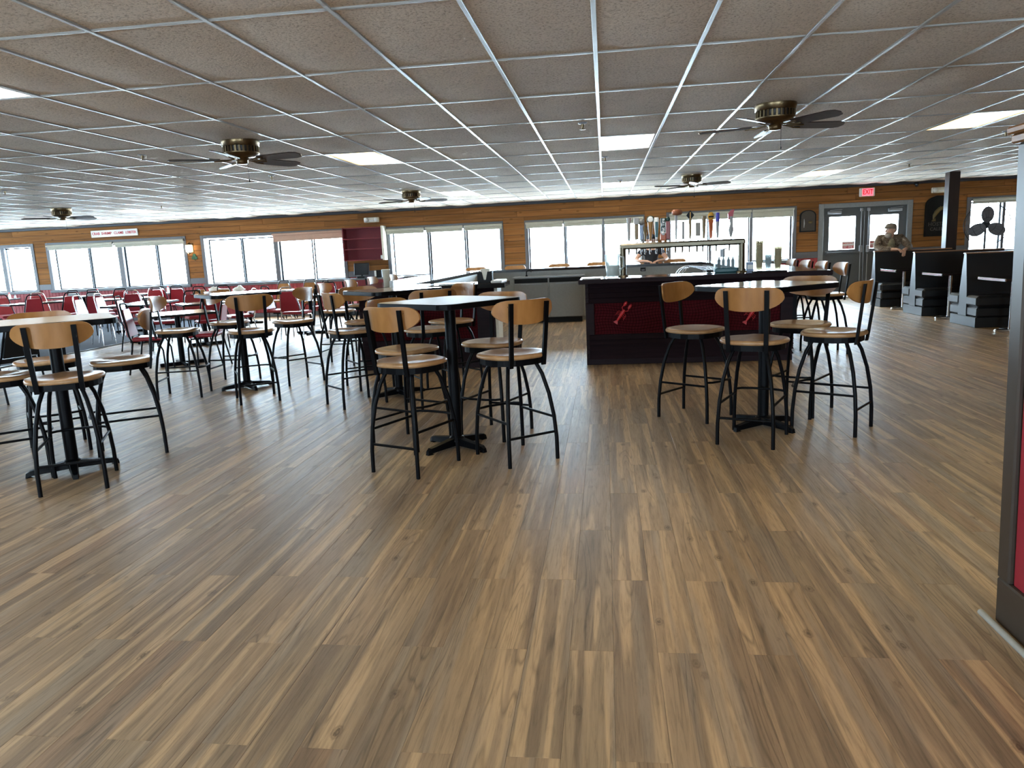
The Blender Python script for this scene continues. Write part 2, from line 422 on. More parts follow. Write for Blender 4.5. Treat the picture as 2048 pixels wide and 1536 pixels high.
# ceiling: slab, tiles, grid bars, light panels
ceil = MB().box(XL, XR, YB, WY + .15, 2.66, 2.72).build('ceiling', MT['offwhite'], kind='structure')
def tile_geo(sag, seed):
    rr = random.Random(seed); nx, ny = 4, 6; vs = []; fs = []
    ax, ay = rr.uniform(-.5, .5), rr.uniform(-.5, .5)
    for j in range(ny + 1):
        for i in range(nx + 1):
            u, v = i / nx, j / ny
            s_ = math.sin(PI * u) ** .8 * math.sin(PI * v) ** .8 * (1 + ax * (u - .5) + ay * (v - .5))
            vs.append((.004 + u * (GDX - .008), .004 + v * (GDY - .008), .004 - sag * s_))
    for j in range(ny):
        for i in range(nx):
            a = j * (nx + 1) + i; fs.append((a, a + nx + 1, a + nx + 2, a + 1))
    return vs, fs
tvars = [tile_geo(s_, k) for k, s_ in enumerate((.004, .012, .022, .030, .018, .008))]
tmesh = []
for vs, fs in tvars:
    tmesh.append(MB().add(vs, fs, True).mesh('ceiling_tile', MT['tile']))
lights = {(1, 4), (6, 4), (12, 4), (6, 9), (1, 9), (12, 9), (-10, 9), (-1, 0), (6, -1), (12, -1), (6, -5), (12, -5), (1, -5), (-5, -5)}
IX = range(int((XL - GX0) / GDX) - 1, int((XR - GX0) / GDX) + 1); JY = range(-6, 13)
cand = []; rest = MB()
for i in IX:
    for j in JY:
        if (i, j) in lights: continue
        x, y = GX0 + i * GDX, GY0 + j * GDY
        vis = y > 2.2 and -.98 * y - .9 < x < .56 * y + .6
        cand.append((math.hypot(x + .3, y + .6) if vis else 1e3, i, j))
cand.sort()
for n, (d, i, j) in enumerate(cand):
    x, y = GX0 + i * GDX, GY0 + j * GDY; k = random.Random(i * 131 + j * 17).randrange(6)
    if n < 300:
        link('ceiling_tile', tmesh[k], ceil, (x, y, ZC))
    elif y < WY and y + GDY > YB:
        vs, fs = tvars[k]
        rest.add([(min(max(a + x, XL), XR), min(max(b + y, YB), WY), c + ZC) for a, b, c in vs], fs, True)
rest.build('far_ceiling_tiles', MT['tile'], ceil, kind='stuff')
for i in IX:
    x = GX0 + i * GDX
    if XL < x < XR: MB().box(x - .012, x + .012, YB, WY, ZC - .006, ZC + .03, .002).build('grid_bar', MT['grid'], ceil)
for j in JY:
    y = GY0 + j * GDY
    if YB < y < WY: MB().box(XL, XR, y - .011, y + .011, ZC - .004, ZC + .03, .002).build('grid_bar', MT['grid'], ceil)
llab = {(1, 4): 'yellowish ceiling light panel beside the left of the two near ceiling fans', (6, 4): 'bright ceiling light panel in the middle, above the front of the bar', (12, 4): 'orange-tinged ceiling light panel at the right beyond the right fan',
        (6, 9): 'small far ceiling light panel above the bar, beside the far right fan', (1, 9): 'small far ceiling light panel to the right of the far middle fan', (12, 9): 'far ceiling light panel before the red exit sign', (-10, 9): 'far ceiling light panel above the lettered seafood sign', (-1, 0): 'ceiling light panel cut by the left edge of the photo'}
for (i, j) in sorted(lights):
    x, y = GX0 + i * GDX, GY0 + j * GDY
    if y < YB or x < XL or x + GDX > XR: continue
    t = thing('ceiling_light', llab.get((i, j), 'ceiling light panel outside the picture'), 'ceiling light', (x + GDX / 2, y + GDY / 2, ZC), 0, None if (i, j) in llab else 'light panels out of sight')
    a, b_ = GDX / 2 - .014, GDY / 2 - .014
    MB().box(-a + .02, a - .02, -b_ + .02, b_ - .02, .0, .012).build('diffuser', MT['lampwhite' if (i, j) in ((6, 4), (6, 9), (-1, 0), (1, 9)) else 'lamp'], t)
    MB().box(-a, -a + .02, -b_, b_, -.004, .05).box(a - .02, a, -b_, b_, -.004, .05).box(-a + .02, a - .02, -b_, -b_ + .02, -.004, .05).box(-a + .02, a - .02, b_ - .02, b_, -.004, .05).build('light_frame', MT['grid'], t)

# far wall with its openings
wins = [(-17.20, -15.00, .84, 2.14), (-14.65, -10.69, .84, 2.14), (-10.29, -6.43, .83, 2.13), (-5.37, -2.44, .83, 2.11), (-1.92, .95, .83, 2.10), (1.46, 4.42, .83, 2.12), (8.10, 9.60, .84, 2.12)]
doorR = (4.91, 6.95, 0.0, 2.13)
holes = [(a + .06, b - .06, c + .06, d - .06) for a, b, c, d in wins] + [(doorR[0] + .05, doorR[1] - .05, -.1, doorR[3] - .05)]
def holed(mb, x0, x1, z0, z1, holes, y0, y1):
    xs = sorted({x0, x1} | {h[0] for h in holes if x0 < h[0] < x1} | {h[1] for h in holes if x0 < h[1] < x1})
    for a, b in zip(xs, xs[1:]):
        m_ = (a + b) / 2; hs = sorted((h[2], h[3]) for h in holes if h[0] < m_ < h[1])
        z = z0
        for c, d in hs:
            if c > z: mb.box(a, b, y0, y1, z, c)
            z = max(z, d)
        if z < z1: mb.box(a, b, y0, y1, z, z1)
    return mb
wb = holed(MB(), XL, XR, -.1, 2.72, holes, WY + .02, WY + .17).build('wall_back', MT['darkwood'], kind='structure')
def spans(z0, z1, x0, x1, lst):
    cut = sorted((a, b) for a, b, c, d in lst if c < z1 - .01 and d > z0 + .01); out = []; x = x0
    for a, b in cut:
        if a > x: out.append((x, a))
        x = max(x, b)
    if x < x1: out.append((x, x1))
    return out
z = 1.06; bh = .1415
allop = wins + [doorR]
while z < 2.46:
    z1 = min(z + bh, 2.475)
    for W_ in allop:
        if z < W_[3] < z1 - .012: MB().box(W_[0] + .001, W_[1] - .001, WY - .002, WY + .02, W_[3] + .002, z1 - .004, .002).build('board', MT['pine'], wb)
    for a, b in spans(z, z1, XL, XR, allop):
        x = a
        while x < b - .02:
            e = min(b, x + random.uniform(2.2, 4.2)) if b - x > 3.0 else b
            if b - e < .5: e = b
            MB().box(x + .001, e - .001, WY - random.uniform(.0, .004), WY + .02, z + .002, z1 - .005, .002).build('board', MT['pine'], wb)
            x = e
    z += bh
for a, b in spans(.9, 1.06, XL, XR, allop): MB().box(a, b, WY - .015, WY + .02, .915, 1.06, .004).build('cap_band', MT['greytrim'], wb)
bd = MB()
for a, b in spans(.2, .915, XL, XR, [doorR]):
    x = a
    while x < b:
        hz = .915
        for W_ in wins:
            if W_[0] < x + .05 < W_[1]: hz = min(hz, W_[2])
        bd.box(x + .003, min(x + .092, b), WY - .008, WY + .02, .1, hz, .004); x += .095
bd.build('beadboard', MT['red'], wb, kind='stuff')
MB().box(XL, doorR[0], WY - .03, WY + .02, 0, .10, .004).build('baseboard_back', MT['greytrim'], kind='structure')
MB().box(XL, XR, WY - .05, WY + .02, 2.475, 2.534, .006).build('trim_2', MT['darktrim'], kind='structure')

# the other walls, with unseen windows added for fill light
def side_wall(name, T, length, opens, matname):
    holes_ = [(a, b, 0.92, 2.05) for a, b in opens]
    m = holed(MB(), 0, length, -.1, 2.72, holes_, 0, .15)
    g = MB(); fr = MB()
    for a, b, c, d in holes_:
        g.box(a, b, .07, .076, c, d); n = max(2, round((b - a) / 1.0))
        for k in range(n + 1):
            x = a + (b - a) * k / n; fr.box(x - .035, x + .035, .03, .12, c, d)
        fr.box(a, b, .03, .12, c, c + .05); fr.box(a, b, .03, .12, d - .05, d)
        p = T @ Vector(((a + b) / 2, .2, (c + d) / 2)); yv = (T.to_3x3() @ Vector((0, 1, 0)))
        portal(p.x, p.y, p.z, b - a, d - c, math.atan2(yv.y, yv.x) + PI / 2)
    for q in (m, g, fr): q.v = [tuple(T @ Vector(p)) for p in q.v]
    o = m.build(name, MT[matname], kind='structure')
    if opens:
        g.build('window_pane', MT['glass'], o); fr.build('window_frame', MT['greytrim'], o)
side_wall('wall_left', TX((XL, YB, 0)) @ RZ(PI / 2), WY - YB + .2, [(8.0, 11.0), (12.0, 15.2), (16.0, 19.6)], 'pine')
side_wall('wall_front', TX((XR, YB, 0)) @ RZ(PI), XR - XL, [(7.0, 10.0), (14.0, 17.0)], 'pine')
side_wall('wall_right', TX((XR, WY + .2, 0)) @ RZ(-PI / 2), WY - YB + .2, [], 'pine')
MB().box(-60, 60, WY + .3, 90, -.5, -.42).build('ground', MT['stucco'], kind='structure')

# windows of the far wall
def window(n, rect, panes, zt, zb, posts, sashz=None):
    a, b, c, d = rect
    o = MB().box(a, a + .09, WY - .02, WY + .16, c, d, .004).box(b - .09, b, WY - .02, WY + .16, c, d, .004).build('window_%d' % n, MT['greytrim'], kind='structure')
    MB().box(a + .09, b - .09, WY - .02, WY + .16, d - .08, d, .004).build('head_casing', MT['greytrim'], o)
    MB().box(a - .02, b + .02, WY - .06, WY + .16, c - .005, c + .065, .006).build('sill', MT['greytrim'], o)
    for x0, x1 in posts:
        MB().box(x0, x1, WY - .005, WY + .16, c + .06, d - .08, .003).build('mullion', MT['greytrim'], o)
    for k, (x0, x1) in enumerate(panes):
        f = .03; y0, y1 = (WY + .06, WY + .10) if k % 2 else (WY + .09, WY + .13)
        s_ = MB().box(x0 - f, x0, y0, y1, zb - f, zt + f, .003).box(x1, x1 + f, y0, y1, zb - f, zt + f, .003).box(x0, x1, y0, y1, zt, zt + f, .003).box(x0, x1, y0, y1, zb - f, zb, .003).build('sash', MT['sash'], o)
        MB().box(x0, x1, (y0 + y1) / 2 - .003, (y0 + y1) / 2 + .003, zb, zt).build('pane', MT['glass'], s_)
    portal((a + b) / 2, WY + .19, (c + d) / 2, b - a - .1, d - c - .1, PI)
window(1, wins[0], [(-17.05, -16.0), (-15.88, -15.12)], 2.02, .93, [(-16.0, -15.88)])
window(2, wins[1], [(-14.45, -13.53), (-13.43, -12.66), (-12.46, -11.62), (-11.52, -10.80)], 2.00, .93, [(-12.63, -12.49)])
window(3, wins[2], [(-10.10, -9.26), (-9.17, -8.37), (-8.19, -7.37), (-7.27, -6.55)], 1.99, .92, [(-8.34, -8.22)])
window(4, wins[3], [(-5.21, -4.37), (-4.26, -3.43), (-3.34, -2.55)], 1.99, .92, [(-4.34, -4.29), (-3.40, -3.37)])
window(5, wins[4], [(-1.80, -.98), (-.90, -.07), (.01, .84)], 1.98, .92, [(-.96, -.92), (-.05, -.01)])
window(6, wins[5], [(1.57, 2.42), (2.51, 3.35), (3.46, 4.30)], 1.98, .92, [(2.44, 2.49), (3.37, 3.44)])
window(7, wins[6], [(8.24, 8.84), (8.94, 9.49)], 1.98, .93, [(8.86, 8.92)])

def roller(x0, x1, zb, zt, label, mat='shade', tilt=0.0, y=None):
    t = thing('roller_shade', label, 'window shade', ((x0 + x1) / 2, (y or WY - .055), zt), 0)
    hw = (x1 - x0) / 2; h = zt - zb; R_ = RY(tilt)
    MB().tube([(-hw, 0, -.035), (hw, 0, -.035)], .030, 12, True, R_).build('roll', MT[mat], t)
    MB().box(-hw + .01, hw - .01, .022, .027, -h, -.03, 0, R_).build('cloth', MT[mat], t)
    MB().box(-hw + .01, hw - .01, .016, .034, -h - .012, -h + .015, .004, R_).build('hem_bar', MT[mat], t)
    MB().box(-hw - .012, -hw, -.01, .04, -.06, 0, .003).box(hw, hw + .012, -.01, .04, -.06, 0, .003).build('bracket', MT['greytrim'], t)
roller(-14.60, -12.71, 1.96, 2.09, 'rolled-up cream shade under the lettered seafood sign, left half')
roller(-12.67, -10.73, 1.95, 2.08, 'rolled-up cream shade of the window left of the wall lamp, right half')
roller(-8.33, -6.46, 1.90, 2.10, 'rose-coloured shade of the window right of the wall lamp', 'shadepink', -.008)
for (a, b), s_ in zip(((-5.36, -4.40), (-4.37, -3.43), (-3.40, -2.46)), ('left', 'middle', 'right')):
    roller(a, b, 1.94, 2.07, 'pale shade, %s of three on the window right of the red shelf unit' % s_)
for (a, b), s_ in zip(((-1.89, -.98), (-.96, -.04), (-.01, .92)), ('left', 'middle', 'right')):
    roller(a, b, 1.92, 2.06, 'pale shade, %s of three on the window above the bar cooler' % s_)
for (a, b, zb), s_ in zip(((1.52, 2.43, 1.93), (2.47, 3.40, 1.92), (3.42, 4.36, 1.90)), ('left', 'middle', 'right')):
    roller(a, b, zb, 2.09, 'pale shade, %s of three on the window behind the beer taps' % s_)
roller(8.2, 9.52, 1.98, 2.09, 'pale shade of the window behind the standing fan')

MB().tube([(.44, -.03, -.03), (.452, -.03, -.25), (.44, -.03, -.52), (.425, -.03, -.60)], .006, 5).build('pull_cord', MT['white'], [o for o in COL.objects if o.get('label', '').startswith('pale shade, right of three on the window behind the beer taps')][0])
t = thing('security_camera', 'small dark security camera on the trim above the double door', 'camera', (6.98, WY - .05, 2.49))
MB().box(-.05, .05, -.04, .0, -.04, .02, .006).build('mount', MT['blackmatte'], t); MB().lathe([(.0, -.09), (.035, -.075), (.04, -.04), (.04, -.03)], 14, TX((0, -.05, 0))).build('dome', MT['screen'], t)
# double door
dr = MB().box(4.91, 5.02, WY - .03, WY + .15, 0, 2.13, .005).box(6.84, 6.95, WY - .03, WY + .15, 0, 2.13, .005).box(5.02, 6.84, WY - .03, WY + .15, 2.03, 2.13, .005).build('door_1', MT['doorframe'], kind='structure')
for k, (x0, x1, g0, g1) in enumerate(((5.021, 5.928, 5.16, 5.74), (5.932, 6.839, 6.06, 6.67))):
    m = MB(); y0, y1 = WY + .03, WY + .075
    m.box(x0, g0, y0, y1, .004, 2.029).box(g1, x1, y0, y1, .004, 2.029).box(g0, g1, y0, y1, .004, 1.08).box(g0, g1, y0, y1, 1.83, 2.029)
    leaf = m.build('door_leaf', MT['door'], dr)
    MB().box(g0, g1, y0 + .02, y0 + .026, 1.08, 1.83).build('door_pane', MT['glass'], leaf)
    hx = x1 - .075 if k == 0 else x0 + .075
    MB().tube([(hx, y0 - .03, .1), (hx, y0 - .03, 1.98)], .010, 8).box(hx - .03, hx + .03, y0 - .05, y0, 1.93, 2.0, .006).box(hx - .035, hx + .035, y0 - .07, y0, 1.0, 1.16, .008).build('panic_rod', MT['alu'], leaf)
    MB().box(x0 + .08, x1 - .1, y0 - .07, y0 - .045, .98, 1.03, .006).box(x0 + .06, x0 + .12, y0 - .06, y0, .96, 1.05, .006).build('push_bar', MT['door'], leaf)
    cx = (x0 + .24) if k == 0 else (x1 - .26)
    MB().box(cx - .15, cx + .15, y0 - .06, y0, 1.895, 1.96, .008).tube([(cx - .1, y0 - .03, 1.975), (cx + .16, y0 - .05, 1.99)], .008, 6).build('door_closer', MT['alu'], leaf)
    sx0, sx1 = ((5.46, 5.73) if k == 0 else (6.07, 6.34))
    stk = MB().box(sx0, sx1, y0 + .012, y0 + .018, 1.09, 1.26).build('exit_sticker', MT['white'], leaf, label='red and white exit-only sticker on the glass')
    MB().box(sx0 + .012, sx1 - .012, y0 + .010, y0 + .0135, 1.10, 1.165).build('sticker_band', MT['redink'], stk)
    text_mesh('sticker_lettering', 'EMERGENCY', .052, MT['redink'], stk, TX(((sx0 + sx1) / 2, y0 + .010, 1.215)) @ RX(PI / 2), .001, .001, .9)
    text_mesh('sticker_lettering', 'EXIT ONLY', .056, MT['white'], stk, TX(((sx0 + sx1) / 2, y0 + .008, 1.132)) @ RX(PI / 2), .001, .001, .95)
portal(5.93, WY + .19, 1.45, 1.6, .8, PI)

# ------------------------------------------------------------------ wall-hung things
t = thing('exit_sign', 'lit red exit sign above the grey double door', 'sign', (5.94, WY - .01, 2.345))
MB().box(-.165, .165, -.05, .0, -.095, .095, .012).build('housing', MT['white'], t)
MB().box(-.105, .125, -.056, -.046, -.08, .08, .004).build('face', MT['exitred'], t)
text_mesh('lettering', 'EXIT', .15, MT['darkred'], t, TX((.01, -.058, 0)) @ RX(PI / 2), .001, .003, .72)
def emlight(x, z, label, w_=.19):
    t = thing('emergency_light', label, 'emergency light', (x, WY - .01, z))
    MB().box(-w_, w_, -.07, 0, -.06, .06, .012).build('housing', MT['offwhite'], t)
    for s_ in (-1, 1): MB().lathe([(.0, -.03), (.045, -.03), (.05, 0), (.03, .02)], 14, TX((s_ * (w_ - .06), -.075, 0)) @ RX(-PI / 2)).build('lamp_head', MT['white'], t)
    MB().box(-.06, .06, -.076, -.07, -.035, .0, .002).build('label_plate', MT['white'], t)
emlight(-5.71, 2.30, 'cream two-lamp emergency light above the red shelf unit')
emlight(7.51, 2.31, 'white emergency light above the arched fish plaque')
t = thing('seafood_sign', 'white board with red seafood words above the left windows', 'sign', (-12.62, WY - .02, 2.305), 0)
MB().box(-.65, .65, -.03, .01, -.085, .085, .003, RY(-.004)).build('board', MT['white'], t)
for wd, x in (('CRAB', -.51), ('SHRIMP', -.21), ('CLAMS', .13), ('LOBSTER', .47)):
    text_mesh('lettering', wd, .092, MT['redink'], t, TX((x, -.033, 0)) @ RX(PI / 2), .001, .002, .95 if wd != 'LOBSTER' else .8)
def arch(wd, ht, n=12):
    r = wd / 2; pts = [(-r, 0), (r, 0)]
    k = r * .72
    for i in range(n + 1):
        a = PI * i / n; pts.append((r * math.cos(a), ht - k + k * math.sin(a)))
    return pts
t = thing('arched_plaque', 'large black arched plaque with a gold leaping fish', 'plaque', (7.50, WY - .036, 1.29))
MB().prism(arch(.58, .90), -.03, .02, RX(PI / 2)).build('plaque_panel', MT['plaque'], t)
MB().prism([(x * .9, y * .94 + .02) for x, y in arch(.58, .90)], .02, .026, RX(PI / 2)).build('plaque_field', MT['plaque'], t)
sp = [(-.12, .38), (-.105, .46), (-.06, .54), (.0, .60), (.08, .625), (.15, .62)]
ff = MB()
ff.tube([(x, -.035, z_) for x, z_ in sp], [.012, .035, .045, .045, .038, .012], 10)
ff.prism([(-.12, .36), (-.07, .33), (-.075, .40)], 0, .012, TX((0, -.028, 0)) @ RX(PI / 2)).prism([(-.12, .39), (-.16, .34), (-.10, .33)], 0, .012, TX((0, -.028, 0)) @ RX(PI / 2)).prism([(-.05, .58), (.02, .67), (.04, .64)], 0, .012, TX((0, -.028, 0)) @ RX(PI / 2))
ff.build('fish', MT['gold'], t, label='gold leaping fish')
MT['dimletter'] = plain('dim_lettering', (.06, .055, .05), .6)
text_mesh('lettering', 'HOSTERI', .12, MT['dimletter'], t, TX((0, -.028, .27)) @ RX(PI / 2), .002, .001, .95)
text_mesh('lettering', 'CALEL', .10, MT['dimletter'], t, TX((-.04, -.028, .16)) @ RX(PI / 2), .002, .001, 1.0)
t = thing('arched_plaque', 'small dark arched plaque left of the grey double door', 'plaque', (4.665, WY - .036, 1.515))
MB().prism(arch(.36, .50), -.03, .02, RX(PI / 2)).build('plaque_panel', MT['plaque'], t)
MB().prism([(x * .84, y * .9 + .03) for x, y in arch(.36, .50)], .02, .024, RX(PI / 2)).build('plaque_field', MT['brown'], t)
MB().tube([(-.09, -.03, .10), (-.085, -.035, .2), (-.09, -.03, .30)], [.006, .014, .006], 6).build('pale_figure', MT['vinylgrey'], t)
MB().ball((.05, -.03, .22), (.05, .012, .03)).build('gold_shape', MT['gold'], t)
t = thing('wall_lamp', 'lit lantern wall lamp between the two left windows', 'wall lamp', (-10.55, WY, 1.83))
MB().box(-.05, .05, -.02, 0, -.12, .12, .006).tube([(0, -.02, .08), (0, -.10, .14), (0, -.14, .08)], .010, 8).build('bracket', MT['brass'], t)
MB().lathe([(.045, -.11), (.075, -.09), (.085, .0), (.078, .07), (.03, .085)], 16, TX((0, -.14, 0))).build('lamp_glass', MT['sconceglass'], t)
MB().lathe([(.0, .13), (.03, .11), (.09, .08), (.09, .074), (.0, .074)], 14, TX((0, -.14, 0))).lathe([(.05, -.11), (.05, -.125), (.0, -.16)], 12, TX((0, -.14, 0))).build('lamp_cap', MT['brass'], t)
t = thing('shamrock', 'small dark green shamrock cutout under the wall lamp', 'decoration', (-10.50, WY - .012, 1.60))
sm = MB()
for a in (90, 210, 330):
    sm.prism([(math.cos(math.radians(a)) * .045 + .042 * math.cos(k * PI / 6), math.sin(math.radians(a)) * .045 + .042 * math.sin(k * PI / 6)) for k in range(12)], 0, .01, RX(PI / 2))
sm.build('leaf', MT['green'], t); MB().tube([(0, -.005, -.02), (.01, -.005, -.09)], .008, 6).build('stem', MT['green'], t)
t = thing('wall_shelf', 'dark red open shelf unit between two windows', 'shelf', (-5.90, WY - .01, 1.32))
MB().box(-.50, .50, -.02, 0, 0, .80).build('back_panel', MT['darkred'], t)
for zz in (0, .27, .52, .78): MB().box(-.49, .47, -.26, -.02, zz, zz + .022, .003).build('shelf_board', MT['darkred'], t)
MB().box(-.515, -.49, -.27, 0, 0, .81, .003).build('side_panel', MT['darkred'], t)
MB().box(.475, .53, -.28, 0, -.01, .82, .004).build('side_panel', MT['offwhite'], t, label='bare pale wood side panel')
tag(MB().box(-5.50, -5.43, WY - .2, WY - .12, 1.343, 1.43, .005).build('small_box', MT['white']), 'small white box on the lowest board of the red shelf', 'box')
t = thing('service_counter', 'low dark service counter under the red shelf unit', 'counter', (-5.75, 17.86, 0))
MB().box(-.55, .75, -.28, .30, .10, .86, .006).build('cabinet', MT['darkred'], t); MB().box(-.58, .78, -.32, .31, .86, .895, .006).build('worktop', MT['greytrim'], t); MB().box(-.5, .7, -.24, .28, 0, .10).build('plinth', MT['blackmatte'], t)
t = thing('till_monitor', 'black touch-screen till under the red shelf unit', 'monitor', (-5.95, 17.80, .895), 0)
MB().box(-.19, .19, -.02, .02, .08, .37, .01, RX(-.15)).build('casing', MT['blackmatte'], t); MB().box(-.165, .165, -.026, -.018, .11, .345, 0, RX(-.15)).build('screen', MT['screen'], t)
MB().box(-.10, .10, -.10, .08, 0, .05, .01).tube([(0, .04, .04), (0, .03, .16)], .03, 8).build('stand', MT['blackmatte'], t)
t = thing('card_reader', 'small black and white terminal beside the till', 'card reader', (-5.50, 17.78, .895))
MB().box(-.09, .09, -.09, .09, 0, .18, .012).build('casing', MT['blackmatte'], t); MB().box(-.085, -.04, -.10, -.088, .03, .17, .004).build('paper_slip', MT['white'], t)

# ------------------------------------------------------------------ ceiling fans
def make_fan(label, x, y, ang, z_blade):
    t = thing('ceiling_fan', label, 'ceiling fan', (x, y, ZC), math.radians(ang))
    MB().lathe([(.175, 0.0), (.178, -.03), (.172, -.038), (.172, -.055), (.165, -.06)], 28).build('mount_ring', MT['brass'], t)
    MB().lathe([(.150, -.055), (.152, -.115), (.14, -.125), (.06, -.145)], 24).build('motor', MT['darkwood'], t)
    rb = MB()
    for k in range(28):
        a = 2 * PI * k / 28; rb.box(.152, .166, -.008, .008, -.115, -.06, 0, RZ(a))
    rb.build('vent_ribs', MT['brass'], t)
    MB().lathe([(.168, -.113), (.170, -.125), (.12, -.15), (.06, -.16), (.055, -.20), (.05, -.215), (.0, -.218)], 24).build('housing', MT['brass'], t)
    for k in range(5):
        T = RZ(2 * PI * k / 5) @ TX((0, 0, -.178)) @ RX(math.radians(-13))
        o = MB().prism([(.20, -.055), (.24, -.062), (.58, -.072), (.64, -.05), (.66, 0), (.64, .05), (.58, .072), (.24, .062), (.20, .055)], -.004, .004, T).build('blade', MT['bladewood'], t)
        MB().tube([(.05, 0, .01), (.12, 0, -.004), (.18, .025, -.008), (.25, .03, -.008)], .008, 6, True, T).tube([(.12, 0, -.004), (.18, -.025, -.008), (.25, -.03, -.008)], .008, 6, True, T).build('blade_iron', MT['brass'], o)
    MB().tube([(.045, -.02, -.21), (.045, -.02, -.36)], .002, 4).ball((.045, -.02, -.37), (.007, .007, .014), 6, 5).build('pull_chain', MT['black'], t)
    return t
make_fan('near ceiling fan at the right with dark brown blades', 1.49, 6.95, 18, 2.34)
make_fan('near ceiling fan at the left with brass motor and dark blades', -3.42, 6.97, 60, 2.36)
make_fan('far ceiling fan at the left above the red chairs', -10.0, 12.97, 69, 2.36)
make_fan('far ceiling fan in the middle, near the far wall', -3.43, 13.36, 24, 2.36)
make_fan('far ceiling fan at the right, above the bar and taps', 1.50, 13.35, 51, 2.34)

# sprinklers
for (x, y), lb in (((-.18, 7.24), 'sprinkler head left of the middle ceiling light panel'), ((.03, 10.01), 'sprinkler head just behind the middle ceiling light panel'), ((-4.69, 7.37), 'sprinkler head left of the near left ceiling fan'),
                   ((-4.42, 9.81), 'sprinkler head right of and beyond the near left ceiling fan'), ((-8.26, 9.66), 'sprinkler head at the left edge of the ceiling'), ((-8.29, 13.43), 'sprinkler head beside the far left light panel'),
                   ((4.79, 9.90), 'sprinkler head at the right edge of the ceiling'), ((5.07, 13.52), 'sprinkler head in front of the dark column'), ((.30, 13.64), 'sprinkler head before the small far light panel over the bar')):
    t = thing('sprinkler', lb, 'sprinkler', (x, y, ZC))
    MB().lathe([(.045, .0), (.04, -.012), (.018, -.016)], 14).build('escutcheon', MT['alu'], t)
    MB().lathe([(.014, -.01), (.012, -.04), (.006, -.06)], 8).lathe([(.0, -.066), (.028, -.064), (.028, -.060), (.0, -.058)], 12).build('head', MT['brass'], t)

